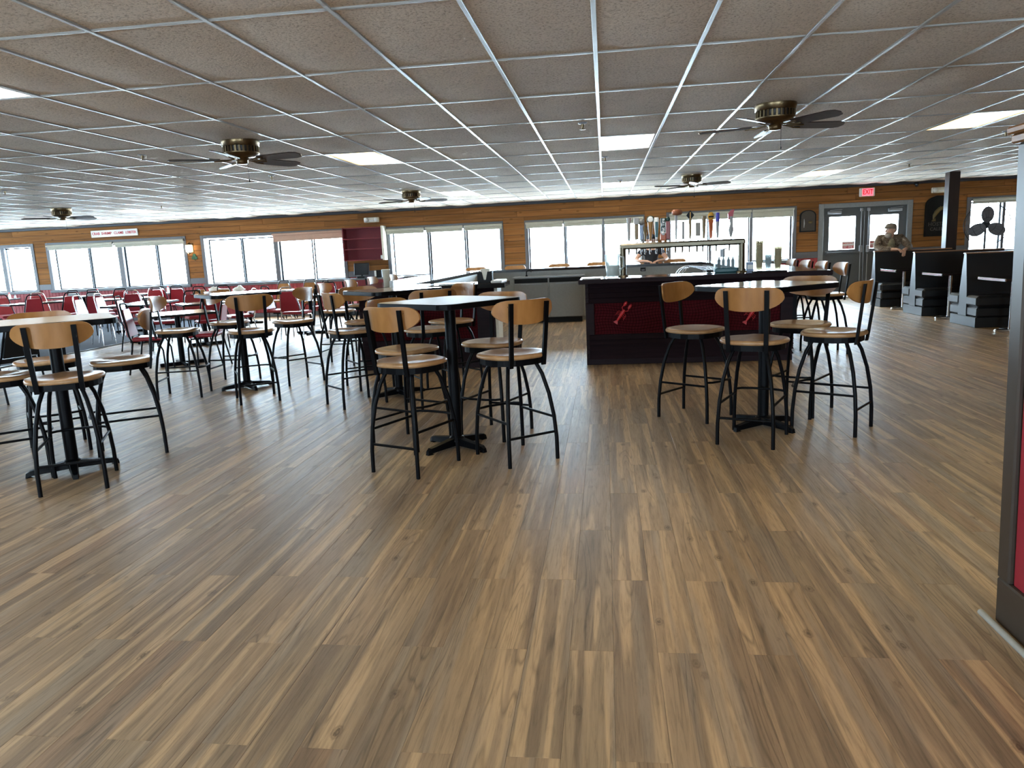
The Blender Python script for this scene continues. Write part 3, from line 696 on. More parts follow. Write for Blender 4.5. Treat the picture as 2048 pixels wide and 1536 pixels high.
# ------------------------------------------------------------------ bar stools and high tables
def seat_outline(n=26):
    o = []
    for k in range(n):
        a = 2 * PI * k / n; c, s_ = math.cos(a), math.sin(a)
        x = abs(c) ** .72 * math.copysign(1, c); y = abs(s_) ** .78 * math.copysign(1, s_)
        wd = .232 if y > 0 else .232 - .03 * abs(y)
        o.append((x * wd, y * .215))
    return o
def make_stool():
    t = thing('bar_stool', 'x', 'bar stool')
    o = seat_outline(); n = len(o); vs = []; fs = []
    rings = [(.0, 0), (.35, 0), (.65, 0), (.88, 0), (.97, 1), (1.0, 2), (.99, 3), (.93, 4)]
    for f, k in rings:
        for x, y in o:
            X, Y = x * f, y * f
            zt = .728 - .016 * math.exp(-((X / .11) ** 2)) * 0 - .014 * (1 - min(1, (f / .9) ** 2)) + .010 * math.exp(-(X / .05) ** 2) * max(0, Y / .2) - .006 * (abs(X) / .2) * max(0, Y / .2)
            zz = (zt, zt - .003, .712, .700, .695)[k]
            vs.append((X, Y, zz))
    for r in range(len(rings) - 1):
        for k in range(n):
            k2 = (k + 1) % n; fs.append((r * n + k, (r + 1) * n + k, (r + 1) * n + k2, r * n + k2))
    m = MB().add(vs, fs, True); m.add(vs[-n:], [tuple(range(n))], False); m.build('seat', MT['seatwood'], t)
    MB().prism([(x * .9, y * .9) for x, y in o], .655, .695).lathe([(.08, .64), (.08, .656)], 14).build('seat_frame', MT['black'], t)
    prof = [(0, .66), (.25, .58), (.5, .45), (.75, .30), (.93, .15), (1.0, 0)]
    fr = [0, .34, .66, .88, .985, 1.0]
    leg = {}
    for sx in (-1, 1):
        for sy in (-1, 1):
            pts = []
            for (q, zz), f in zip(prof, fr):
                pts.append((sx * (.105 + (.187 - .105) * f), sy * (.115 + (.222 - .115) * f), zz))
            leg[sx, sy] = pts
            MB().tube(pts, .0135, 7).build('leg', MT['black'], t)
    def at(sx, sy, zz):
        p = leg[sx, sy]
        for a, b in zip(p, p[1:]):
            if b[2] <= zz <= a[2]:
                f = (a[2] - zz) / (a[2] - b[2]); return tuple(a[i] + (b[i] - a[i]) * f for i in range(3))
    MB().tube([at(-1, -1, .19), at(1, -1, .19)], .009, 6).build('foot_bar', MT['black'], t)
    for s_ in (-1, 1): MB().tube([at(s_, -1, .29), at(s_, 1, .29)], .009, 6).build('foot_bar', MT['black'], t)
    a, b = at(-1, 1, .32), at(1, 1, .32)
    MB().tube([a, (a[0] * .8, a[1] + .035, .32), (a[0] * .4, a[1] + .055, .32), (b[0] * .4, a[1] + .055, .32), (b[0] * .8, a[1] + .035, .32), b], .009, 6).build('foot_bar', MT['black'], t)
    for s_ in (-1, 1):
        u = MB()
        pts = [(s_ * .125, -.185, .645), (s_ * .125, -.195, .70), (s_ * .130, -.212, .85), (s_ * .134, -.236, 1.065)]
        # flat bar
        for p, q in zip(pts, pts[1:]):
            hw, hd = .0145, .008
            u.add([(p[0] - hw, p[1] - hd, p[2]), (p[0] + hw, p[1] - hd, p[2]), (p[0] + hw, p[1] + hd, p[2]), (p[0] - hw, p[1] + hd, p[2]), (q[0] - hw, q[1] - hd, q[2]), (q[0] + hw, q[1] - hd, q[2]), (q[0] + hw, q[1] + hd, q[2]), (q[0] - hw, q[1] + hd, q[2])],
                  [(0, 1, 5, 4), (1, 2, 6, 5), (2, 3, 7, 6), (3, 0, 4, 7), (0, 3, 2, 1), (4, 5, 6, 7)])
        for zz, yy in ((.965, -.196), (1.045, -.206)):
            u.lathe([(.0, .004), (.009, .003), (.010, .0)], 8, TX((s_ * .134, yy + .001, zz)) @ RX(-PI / 2))
        u.build('upright', MT['black'], t)
    # winged plywood backrest
    nu, nv = 18, 5; vs = []; fs = []; hw = .228
    def bp(u, v, side):
        x = hw * u; e = abs(u)
        top = 1.012 + .078 * max(0, 1 - e ** 6) ** .5 - .008 * (1 - e ** 2); bot = 1.012 - .088 * max(0, 1 - e ** 2.6) ** .62
        zz = bot + (top - bot) * v
        y = -.2235 + .075 * u * u - .11 * (zz - 1.01)
        return (x, y + (.0065 if side else -.0065), zz)
    us = [math.sin(PI / 2 * (2 * i / nu - 1)) for i in range(nu + 1)]
    for side in (0, 1):
        for i in range(nu + 1):
            for j in range(nv + 1): vs.append(bp(us[i], j / nv, side))
    w_ = nv + 1; N = (nu + 1) * w_
    for i in range(nu):
        for j in range(nv):
            a = i * w_ + j; fs.append((a, a + 1, a + w_ + 1, a + w_)[::-1]); fs.append((N + a, N + a + 1, N + a + w_ + 1, N + a + w_))
    m = MB().add(vs, fs, True)
    ed = []
    for i in range(nu):
        a = i * w_; ed.append((a, a + w_, N + a + w_, N + a)); a += nv; ed.append((a, N + a, N + a + w_, a + w_))
    m.add(vs, ed, False); m.build('backrest', MT['maple'], t)
    return t

MT['worn'] = plain('worn_laminate', (.50, .39, .26), .38, 0, .16, 40, .28)
def make_table():
    t = thing('high_table', 'x', 'table')
    h = .381; c = .085; out = []
    for q, (cx, cy) in enumerate(((1, 1), (-1, 1), (-1, -1), (1, -1))):
        ox, oy = cx * (h - c), cy * (h - c)
        for k in range(6):
            a = q * PI / 2 + k * PI / 10; out.append((ox + c * math.cos(a), oy + c * math.sin(a)))
    MB().prism([(x * .985, y * .985) for x, y in out], 1.05, 1.071).build('table_top', MT['worn'], t)
    n = len(out); vs = [(x * f, y * f, zz) for f, zz in ((.985, 1.0705), (1.0, 1.067), (1.0, 1.035), (.985, 1.032), (.7, 1.032)) for x, y in out]
    MB().add(vs, [(r * n + k, (r + 1) * n + k, (r + 1) * n + (k + 1) % n, r * n + (k + 1) % n) for r in range(4) for k in range(n)]).build('table_edge', MT['black'], t)
    MB().lathe([(.040, .06), (.040, 1.02)], 16).lathe([(.06, .05), (.055, .075), (.04, .085)], 16).box(-.2, .2, -.025, .025, 1.015, 1.034).box(-.025, .025, -.2, .2, 1.012, 1.0335).build('pole', MT['black'], t)
    for k in range(4):
        T = RZ(k * PI / 2)
        MB().add([(.03, -.03, .02), (.03, .03, .02), (.03, .026, .075), (.03, -.026, .075), (.26, -.022, .012), (.26, .022, .012), (.26, .018, .045), (.26, -.018, .045), (.29, -.016, .0), (.29, .016, .0), (.285, .012, .03), (.285, -.012, .03), (.24, -.018, 0), (.24, .018, 0)],
                 [(3, 2, 6, 7), (7, 6, 10, 11), (11, 10, 9, 8), (0, 3, 7, 4), (1, 5, 6, 2), (4, 7, 11, 8), (5, 9, 10, 6), (0, 4, 5, 1), (12, 13, 9, 8), (4, 12, 8), (5, 9, 13), (4, 5, 13, 12), (0, 1, 2, 3)], False, T).build('foot', MT['black'], t)
    return t

TABLES = [((-3.77, 4.63), 40, 'pale high table at the left edge of the photo', 22), ((-1.10, 5.15), 54, 'blue-glinting high table in the middle foreground', 0), ((1.16, 5.65), 36, 'high table at the right, before the netted bar front', 10),
          ((-4.05, 7.81), 45, 'high table beyond and right of the left-edge table', 5), ((-2.10, 7.18), 45, 'high table behind the middle one, before the left end of the bar', 0)]
tb0 = make_table()
for k, ((x, y), rot, lb, fr) in enumerate(TABLES):
    if k == 0: tb0.location = (x, y, 0); tb0.rotation_euler = (0, 0, math.radians(rot)); tb0['label'] = lb; tb0['group'] = 'high tables with black bases'
    else:
        t = copy_thing(tb0, (x, y, 0), math.radians(rot), lb, 'high tables with black bases')
        if k == 2:
            for c in t.children:
                if c.name.startswith('table_top'): glossy_top = c.data.copy(); glossy_top.materials[0] = MT['laminate']
        if k >= 2:
            for c in t.children:
                if c.name.startswith('table_top'): c.data = glossy_top
st0 = make_stool(); first = [True]
def stool(x, y, face, lb, group):
    rz = math.radians(face - 90)
    if first[0]:
        first[0] = False; st0.location = (x, y, 0); st0.rotation_euler = (0, 0, rz); st0['label'] = lb; st0['group'] = group; return
    copy_thing(st0, (x, y, 0), rz, lb, group)
G = 'wooden-backed stools round the high tables'
for x, y, f, lb in [
    (-1.28, 4.66, 66, 'bar stool at the front left of the middle foreground table, back to us'), (-1.47, 5.28, -28, 'bar stool at the far left of the middle foreground table'), (-.63, 4.88, 128, 'bar stool at the front right of the middle foreground table'), (-.86, 5.54, -112, 'bar stool at the far right of the middle foreground table'),
    (.70, 6.03, -38, 'bar stool left of the right-hand high table, against the netted bar front'), (1.01, 5.26, 66, 'bar stool in front of the right-hand high table, back to us'), (1.63, 5.56, 146, 'bar stool right of the right-hand high table, side on'), (1.55, 6.17, -124, 'bar stool behind the right-hand high table'),
    (-3.49, 4.33, 118, 'nearest bar stool at the left-edge table, back to us'), (-3.62, 5.10, -146, 'bar stool right of the left-edge table, seen edge on'), (-4.33, 5.22, -48, 'bar stool behind the left-edge table'), (-4.08, 4.45, 42, 'bar stool cut by the left edge of the photo'),
    (-3.58, 7.10, 122, 'bar stool before the second left high table, back to us'), (-3.57, 8.12, -128, 'bar stool right of the second left high table'), (-4.40, 8.22, 2, 'bar stool behind the second left high table, seen edge on'), (-4.56, 7.40, 14, 'bar stool left of the second left high table, seen edge on'),
    (-2.42, 6.80, 45, 'bar stool left of the table before the bar end'), (-1.58, 7.46, -138, 'bar stool right of the table before the bar end'), (-1.63, 6.70, 122, 'bar stool in front of the table before the bar end'), (-2.58, 7.72, -52, 'bar stool behind the table before the bar end')]:
    stool(x, y, f, lb, G)
G = 'wooden-backed stools along the bar'
for k, y in enumerate((9.46, 10.5, 11.55, 12.7)):
    stool(-3.52, y, 0, '%s bar stool along the left side of the bar' % ('nearest', 'second nearest', 'third nearest', 'farthest')[k], G)
for k, y in enumerate((9.35, 10.15, 10.95, 11.75)):
    stool(2.62, y, 180, '%s bar stool along the right side of the bar' % ('nearest', 'second nearest', 'third nearest', 'farthest')[k], G)
for x, lb in ((-2.72, 'bar stool behind the far bar, left of the napkin holder'), (-1.88, 'bar stool behind the far bar before the pine wall between windows'), (-.95, 'bar stool behind the far bar, over the cooler'), (-.15, 'bar stool behind the far bar, left of the pitcher'), (1.42, 'bar stool behind the far bar, right of the seated person')):
    stool(x, 15.50, -90, lb, G)
stool(.93, 15.50, -90, 'bar stool under the person in black behind the taps', G)

# ------------------------------------------------------------------ dining tables and vinyl chairs
def make_chair(vin, frame):
    t = thing('dining_chair', 'x', 'chair')
    vs = []
    MB().box(-.205, .205, -.19, .21, .435, .485, .022).build('seat', MT[vin], t)
    out = [(-.185, 0), (.185, 0), (.135, .33), (.115, .36), (-.115, .36), (-.135, .33)]
    MB().prism(out, -.018, .018, TX((0, -.215, .50)) @ RX(PI / 2 + .17)).build('backrest', MT[vin], t)
    for s_ in (-1, 1):
        MB().tube([(s_ * .215, .20, .0), (s_ * .205, .19, .30), (s_ * .205, .14, .42), (s_ * .21, -.02, .428)], .0115, 6).build('leg', MT[frame], t)
        MB().tube([(s_ * .225, -.25, .0), (s_ * .215, -.17, .42)], .0115, 6).build('leg', MT[frame], t)
    MB().tube([(-.215, -.17, .42), (-.198, -.205, .50), (-.147, -.275, .84), (-.125, -.29, .905), (-.09, -.297, .93), (.09, -.297, .93), (.125, -.29, .905), (.147, -.275, .84), (.198, -.205, .50), (.215, -.17, .42)], .0115, 6).build('back_frame', MT[frame], t)
    return t
CH = {}
def chair(vin, frame, x, y, face, lb, group):
    rz = math.radians(face - 90); k = (vin, frame)
    if k not in CH:
        t = CH[k] = make_chair(vin, frame); t.location = (x, y, .006 if x < CARPX else 0); t.rotation_euler = (0, 0, rz); t['label'] = lb; t['group'] = group
    else: copy_thing(CH[k], (x, y, .006 if x < CARPX else 0), rz, lb, group)
def dining(x, y, w_, d_, rot, lb):
    t = thing('dining_table', lb, 'table', (x, y, .006 if x < CARPX else 0), math.radians(rot), 'low dining tables among the vinyl chairs')
    MB().box(-w_ / 2 + .006, w_ / 2 - .006, -d_ / 2 + .006, d_ / 2 - .006, .715, .744, .006).build('table_top', MT['laminate2'], t)
    MB().box(-w_ / 2, w_ / 2, -d_ / 2, -d_ / 2 + .006, .712, .742).box(-w_ / 2, w_ / 2, d_ / 2 - .006, d_ / 2, .712, .742).box(-w_ / 2, -w_ / 2 + .006, -d_ / 2 + .006, d_ / 2 - .006, .712, .742).box(w_ / 2 - .006, w_ / 2, -d_ / 2 + .006, d_ / 2 - .006, .712, .742).build('table_edge', MT['blackmatte'], t)
    MB().lathe([(.04, .05), (.04, .715)], 12).build('pole', MT['black'], t)
    for k in range(4): MB().box(.02, .30, -.022, .022, .0, .05, .008, RZ(k * PI / 2)).build('foot', MT['black'], t)
def ring(x, y, rot, offs, lbl, styles):
    for k, (ox, oy, f) in enumerate(offs):
        c, s_ = math.cos(math.radians(rot)), math.sin(math.radians(rot))
        vin, frm = styles[k % len(styles)]
        chair(vin, frm, x + ox * c - oy * s_, y + ox * s_ + oy * c, f + rot + random.uniform(-7, 7), lbl[k], 'vinyl stacking chairs round the low tables')
R1, R2, R3 = ('vinylred', 'black'), ('vinylred', 'chrome'), ('vinylgrey', 'black')
four = lambda a, b: [(-.02, -b, 90), (a, .0, 180), (.02, b, 270), (-a, 0, 0)]
side6 = [(-.36, -.62, 90), (.36, -.62, 90), (-.36, .62, 270), (.36, .62, 270)]
def L4(s_, w=('near', 'right', 'far', 'left')): return ['vinyl chair on the %s side of %s' % (q, s_) for q in w]
L6 = lambda s_: L4(s_, ('near left', 'near right', 'far left', 'far right'))
RG = 'vinyl stacking chairs round the low tables'
dining(-6.02, 9.80, .9, .9, 45, 'low table with glare just behind the edge-on stool at the left')
chair('vinylred', 'black', -6.08, 9.22, 18, 'red chair in front of the glaring low table, seat showing', RG)
chair('vinylred', 'black', -5.42, 9.45, 195, 'red chair right of the glaring low table, seat showing beside the stool', RG)
dining(-7.0, 12.2, .76, .76, 40, 'low table half hidden behind the second left high table')
ring(-7.0, 12.2, 40, four(.62, .62), L4('the low table behind the second left high table'), [R1, R2, R1, R1])
dining(-8.6, 12.9, .76, 1.5, 8, 'long low table in the second row from the left windows')
chair('vinylred', 'black', -8.0, 11.85, 15, 'red chair at the near end of the long second-row table', RG)
chair('vinylred', 'black', -7.95, 13.2, 188, 'red chair right of the long second-row table', RG)
chair('vinylred', 'chrome', -9.35, 12.6, 8, 'chrome-framed chair left of the long second-row table, near one', RG)
chair('vinylred', 'chrome', -9.45, 13.3, 8, 'chrome-framed chair left of the long second-row table, far one', RG)
dining(-11.3, 17.45, 1.25, .76, 0, 'low table under the right half of the second window from the left')
chair('vinylred', 'black', -10.62, 16.75, 110, 'red chair under the wall lamp, left of a pair', RG)
chair('vinylred', 'black', -10.15, 16.8, 105, 'red chair under the wall lamp, right of a pair', RG)
dining(-13.2, 17.45, 1.7, .76, 0, 'low table under the left half of the second window from the left')
chair('vinylgrey', 'black', -12.48, 16.45, 90, 'tall grey chair before the second window, left of a pair', RG)
chair('vinylgrey', 'black', -11.98, 16.45, 90, 'tall grey chair before the second window, right of a pair', RG)
dining(-12.25, 14.7, 1.25, .76, 58, 'low table with a red glint at the far left')
ring(-12.25, 14.7, 58, side6, L6('the red-glinting far left table'), [R1, R1, R1, R2])
dining(-15.8, 17.3, 1.3, .76, 0, 'low table under the leftmost window')
ring(-15.8, 17.3, 0, side6[:2], ['grey chair before the leftmost window, left one', 'grey chair before the leftmost window, right one'], [R3])
dining(-5.60, 13.6, .76, .76, 0, 'low table under the rose-shaded window')
ring(-5.60, 13.6, 0, four(.62, .62), L4('the low table under the rose-shaded window'), [R2, R1, R1, R1])
dining(-8.2, 16.3, 2.4, .76, 0, 'long low table before the window right of the wall lamp')
for x, y, f, q in ((-8.85, 15.65, 90, 'near side, first from the left'), (-8.28, 15.65, 90, 'near side, second from the left'), (-7.75, 17.0, -92, 'far side, first from the left'), (-7.05, 16.95, -88, 'far side, second from the left'), (-6.55, 16.2, 175, 'right end')):
    chair('maple', 'black', x, y, f, 'maple-backed chair at the long window table, ' + q, RG)
dining(-10.4, 15.1, 1.2, .76, 20, 'low table in the middle of the carpeted dining area')
ring(-10.4, 15.1, 20, side6, L6('the carpet-middle table'), [R1, R2])
dining(-7.2, 7.3, .76, .76, 40, 'low table at the left edge behind the stools')
chair('vinylblack', 'black', -6.55, 7.35, 160, 'black chair beside the low table at the left edge', RG)
chair('vinylred', 'black', -10.6, 11.7, 110, 'red chair at the left edge of the photo, back to us', RG)
def bottle(x, y, lb, c='white', cap_='redink', z_=.748, h=.15, r=.03):
    t = thing('condiment_bottle', lb, 'bottle', (x, y, z_), 0, 'condiments on the low tables')
    MB().lathe([(r, 0), (r, h * .6), (r * .5, h * .82), (r * .45, h * .88)], 12).build('body', MT[c], t); MB().lathe([(r * .6, h * .86), (r * .6, h * .96), (r * .2, h * 1.1)], 10).build('cap', MT[cap_], t)
bottle(-10.9, 17.5, 'white bottle with red cap on the window table left of the wall lamp')
bottle(-11.1, 17.60, 'squat white jar on the window table left of the wall lamp', 'foam', 'white', .748, .10, .045)
bottle(-12.9, 17.60, 'white bottle with red cap on the table behind the grey chair pair')
bottle(-15.35, 17.55, 'bottle with red cap on the table under the leftmost window', 'foam')
bottle(-15.15, 17.50, 'small white shaker on the table under the leftmost window', 'white', 'alu', .748, .09, .025)
for x, lb in ((-8.95, 'crumpled white napkin on the long window table, left one'), (-8.35, 'crumpled white napkin on the long window table, right one')):
    m = MB(); rr = random.Random(int(x * 100)); m.ball((0, 0, .05), (.14, .09, .05), 12, 8); m.v = [(a * rr.uniform(.7, 1.2), b * rr.uniform(.7, 1.2), max(0, c * rr.uniform(.8, 1.5))) for a, b, c in m.v]
    o = m.build('napkin', MT['white'], loc=(x, 16.2, .752)); tag(o, lb, 'napkin')

# ------------------------------------------------------------------ the bar
bar = thing('bar', 'horseshoe bar with dark siding, red netted panels and glossy dark top', 'bar', (0, 0, 0))
BZ = 1.03
ct = MB()
U = [(-.29, 8.60), (2.46, 8.60), (2.46, 15.2), (-3.18, 15.2), (-3.18, 8.60), (-1.18, 8.60), (-1.18, 9.20), (-2.45, 9.20), (-2.45, 14.55), (1.82, 14.55), (1.82, 9.22), (-.29, 9.22)]
parts = [(-.29, 2.46, 8.60, 9.22), (1.82, 2.46, 9.22, 15.2), (-3.18, 1.82, 14.55, 15.2), (-3.18, -2.45, 8.60, 14.55), (-2.45, -1.18, 8.60, 9.20)]
for a in parts: ct.box(*a, BZ - .05, BZ)
ct.build('counter_top', MT['bartop'], bar)
MB().box(-.31, 2.48, 8.575, 8.60, BZ - .055, BZ, .006).build('counter_nosing', MT['barwood'], bar)
MB().box(-3.2, -1.16, 8.575, 8.60, BZ - .055, BZ, .006).build('counter_nosing', MT['blackmatte'], bar)
core = MB().box(-.22, 2.10, 8.87, 8.93, 0, BZ - .05).box(2.06, 2.12, 8.9, 15.0, 0, BZ - .05).box(-3.0, 2.12, 14.95, 15.0, 0, BZ - .05).box(-3.0, -2.95, 8.87, 15.0, 0, BZ - .05).box(-3.0, -1.31, 8.87, 8.93, 0, BZ - .05)
core.box(-2.45, 1.82, 14.58, 14.62, 0, BZ - .05).box(1.84, 1.88, 9.2, 14.6, 0, BZ - .05).box(-2.49, -2.45, 9.2, 14.6, 0, BZ - .05).box(-.22, 1.84, 9.16, 9.20, 0, BZ - .05).box(-2.45, -1.31, 9.14, 9.18, 0, BZ - .05)
core.build('bar_carcass', MT['greypanel'], bar)
def siding(x0, x1, y, zs, T=None):
    for z0, z1 in zs:
        m = MB(); m.add([(x0, y, z0), (x1, y, z0), (x1, y + .028, z1 - .004), (x0, y + .028, z1 - .004), (x0, y + .034, z0), (x1, y + .034, z0), (x1, y + .034, z1 - .002), (x0, y + .034, z1 - .002)],
                        [(0, 1, 2, 3), (3, 2, 6, 7), (0, 4, 5, 1), (0, 3, 7, 4), (1, 5, 6, 2)], False, T)
        m.build('siding_board', MT['barwood'], bar)
lo = [(.07 + k * .058, .07 + (k + 1) * .058) for k in range(5)]; hi = [(.735 + k * .061, .735 + (k + 1) * .061) for k in range(4)]
for x0, x1, p0, p1 in ((-.24, 2.13, -.14, 1.99), (-3.02, -1.33, -2.92, -1.55)):
    siding(x0, x1, 8.836, lo); siding(x0, x1, 8.836, hi)
    MB().box(x0, x1, 8.83, 8.87, 0, .07, .004).build('kick_board', MT['barwood'], bar)
    MB().box(x0, p0, 8.828, 8.87, .36, .735, .004).build('end_stile', MT['barwood'], bar); MB().box(p1, x1, 8.828, 8.87, .36, .735, .004).build('end_stile', MT['barwood'], bar)
    MB().box(p0, p1, 8.858, 8.87, .36, .735).build('red_panel', MT['barred'], bar)
    nt_ = MB(); rr = random.Random(3); nx = int((p1 - p0) / .034); nz = 11
    gr = [[(p0 + (p1 - p0) * i / nx + .012 * math.sin(j * .9 + i * .23), 8.850 - .004 * ((i * j) % 3), .362 + .37 * j / nz + .016 * math.sin(i * .31 + j * .12) * (1 if 0 < j < nz else 0)) for i in range(nx + 1)] for j in range(nz + 1)]
    for j in range(nz + 1): nt_.tube(gr[j], .0016, 3, False)
    for i in range(nx + 1): nt_.tube([gr[j][i] for j in range(nz + 1)], .0016, 3, False)
    nt_.build('netting', MT['net'], bar, kind='stuff')
for y0, y1 in ((8.87, 15.0),):
    siding(0, y1 - y0, 0, lo + [(.36 + k * .0625, .36 + (k + 1) * .0625) for k in range(6)] + hi, TX((2.155, y0, 0)) @ RZ(PI / 2))
MB().box(-1.33, -1.29, 8.84, 9.18, 0, BZ - .05, .004).build('end_panel', MT['offwhite'], bar, label='cream painted end board')
MB().box(-.24, -.20, 8.84, 9.2, 0, BZ - .05, .004).build('end_panel', MT['barwood'], bar)
def lobster(x, z_, lb):
    t = thing('lobster_decoration', lb, 'decoration', (x, 8.83, z_), 0, 'plastic lobsters in the bar netting')
    R_ = RY(math.radians(35))
    MB().tube([(0, 0, -.02), (0, -.012, .02), (0, -.008, .06)], [.016, .024, .014], 10, True, R_).build('body', MT['lobster'], t)
    MB().tube([(0, -.006, -.02), (0, -.010, -.06), (0, -.006, -.10)], [.018, .015, .010], 8, True, R_).prism([(-.03, -.13), (.03, -.13), (.012, -.095), (-.012, -.095)], 0, .006, R_ @ RX(PI / 2)).build('tail', MT['lobster'], t)
    for s_ in (-1, 1):
        MB().tube([(s_ * .012, -.01, .045), (s_ * .04, -.01, .07), (s_ * .035, -.012, .10)], .006, 6, True, R_).ball((s_ * .032, -.012, .125), (.018, .009, .034), 8, 6, R_).build('claw', MT['lobster'], t)
        lg = MB()
        for k in range(3): lg.tube([(s_ * .015, -.006, .02 - .018 * k), (s_ * .045, -.006, .015 - .02 * k), (s_ * .06, -.004, -.01 - .02 * k)], .003, 4, True, R_)
        lg.build('walking_legs', MT['lobster'], t)
lobster(.18, .60, 'red plastic lobster in the net at the left of the bar front')
lobster(1.66, .55, 'red plastic lobster in the net behind the right-hand high table')

# back-bar cooler, faucet, outlet
t = thing('bar_cooler', 'grey two-door under-bar cooler inside the bar opening', 'cooler', (-1.08, 14.25, 0))
MB().box(-.67, .67, -.02, .30, .10, .86, .006).build('cabinet', MT['cooler'], t); MB().box(-.69, .69, -.05, .31, .86, .89, .005).build('worktop', MT['alu'], t); MB().box(-.62, .62, .02, .28, 0, .10).build('plinth', MT['blackmatte'], t)
for k, x in enumerate((-.335, .335)):
    d = MB().box(x - .32, x + .32, -.06, -.02, .11, .76, .006).build('door', MT['cooler'], t); MB().box(x - .2, x + .2, -.075, -.06, .735, .75, .003).build('handle', MT['alu'], d)
    MB().box(x - .32, x + .32, -.04, -.02, .77, .85, .004).build('grille', MT['blackmatte'], t)
t = thing('faucet', 'black curved faucet above the bar cooler', 'faucet', (-1.52, 14.45, .89))
MB().lathe([(.025, 0), (.02, .02), (.012, .03)], 10).build('faucet_base', MT['black'], t); MB().tube([(0, 0, .02), (0, 0, .08), (.03, -.01, .115), (.08, -.02, .115), (.10, -.025, .08)], .010, 8).build('spout', MT['black'], t)
t = thing('wall_outlet', 'small black outlet box on the inner far bar wall', 'outlet', (.72, 14.578, .93))
MB().box(-.05, .05, -.03, 0, -.035, .035, .005).build('outlet_box', MT['blackmatte'], t); MB().box(-.03, .03, -.034, -.03, -.02, .0).build('outlet_cover', MT['alu'], t)

# beer tap tower
tw = thing('tap_tower', 'brushed metal pass-through beer tower with a row of assorted tap handles', 'tap tower', (0, 8.98, BZ))
for x_ in (.21, 1.575): MB().tube([(x_, 0, .0), (x_, 0, .335)], .038, 16).lathe([(.065, 0), (.06, .012), (.04, .018)], 18, TX((x_, 0, 0))).build('tower_leg', MT['steel'], tw)
MB().box(.172, 1.613, -.038, .038, .315, .385, .018).build('tower_beam', MT['steel'], tw)
taps = [(.285, 1.71), (.375, 1.71), (.43, 1.69), (.475, 1.60), (.535, 1.72), (.605, 1.70), (.68, 1.69), (.735, 1.70), (.83, 1.78), (.91, 1.64), (.99, 1.76), (1.08, 1.62), (1.145, 1.69), (1.225, 1.73), (1.30, 1.72), (1.45, 1.75)]
def mcol(n_, c, r_=.4):
    if n_ not in MT: MT[n_] = plain(n_, c, r_)
    return MT[n_]
teal = mcol('teal_enamel', (.006, .075, .085)); orange = mcol('orange_enamel', (.42, .085, .018)); palewood = mcol('pale_tap', (.26, .25, .245)); barrel = mcol('barrel_brown', (.26, .085, .035)); dgreen = mcol('dark_green_enamel', (.004, .026, .018)); blue = mcol('blue_enamel', (.03, .03, .35)); tan = mcol('tan_wood', (.30, .15, .04)); redt = mcol('red_enamel', (.36, .02, .035)); olive = mcol('olive_wood', (.16, .10, .035)); greyt = mcol('grey_enamel', (.17, .165, .155)); yel = mcol('yellow_enamel', (.45, .23, .02))
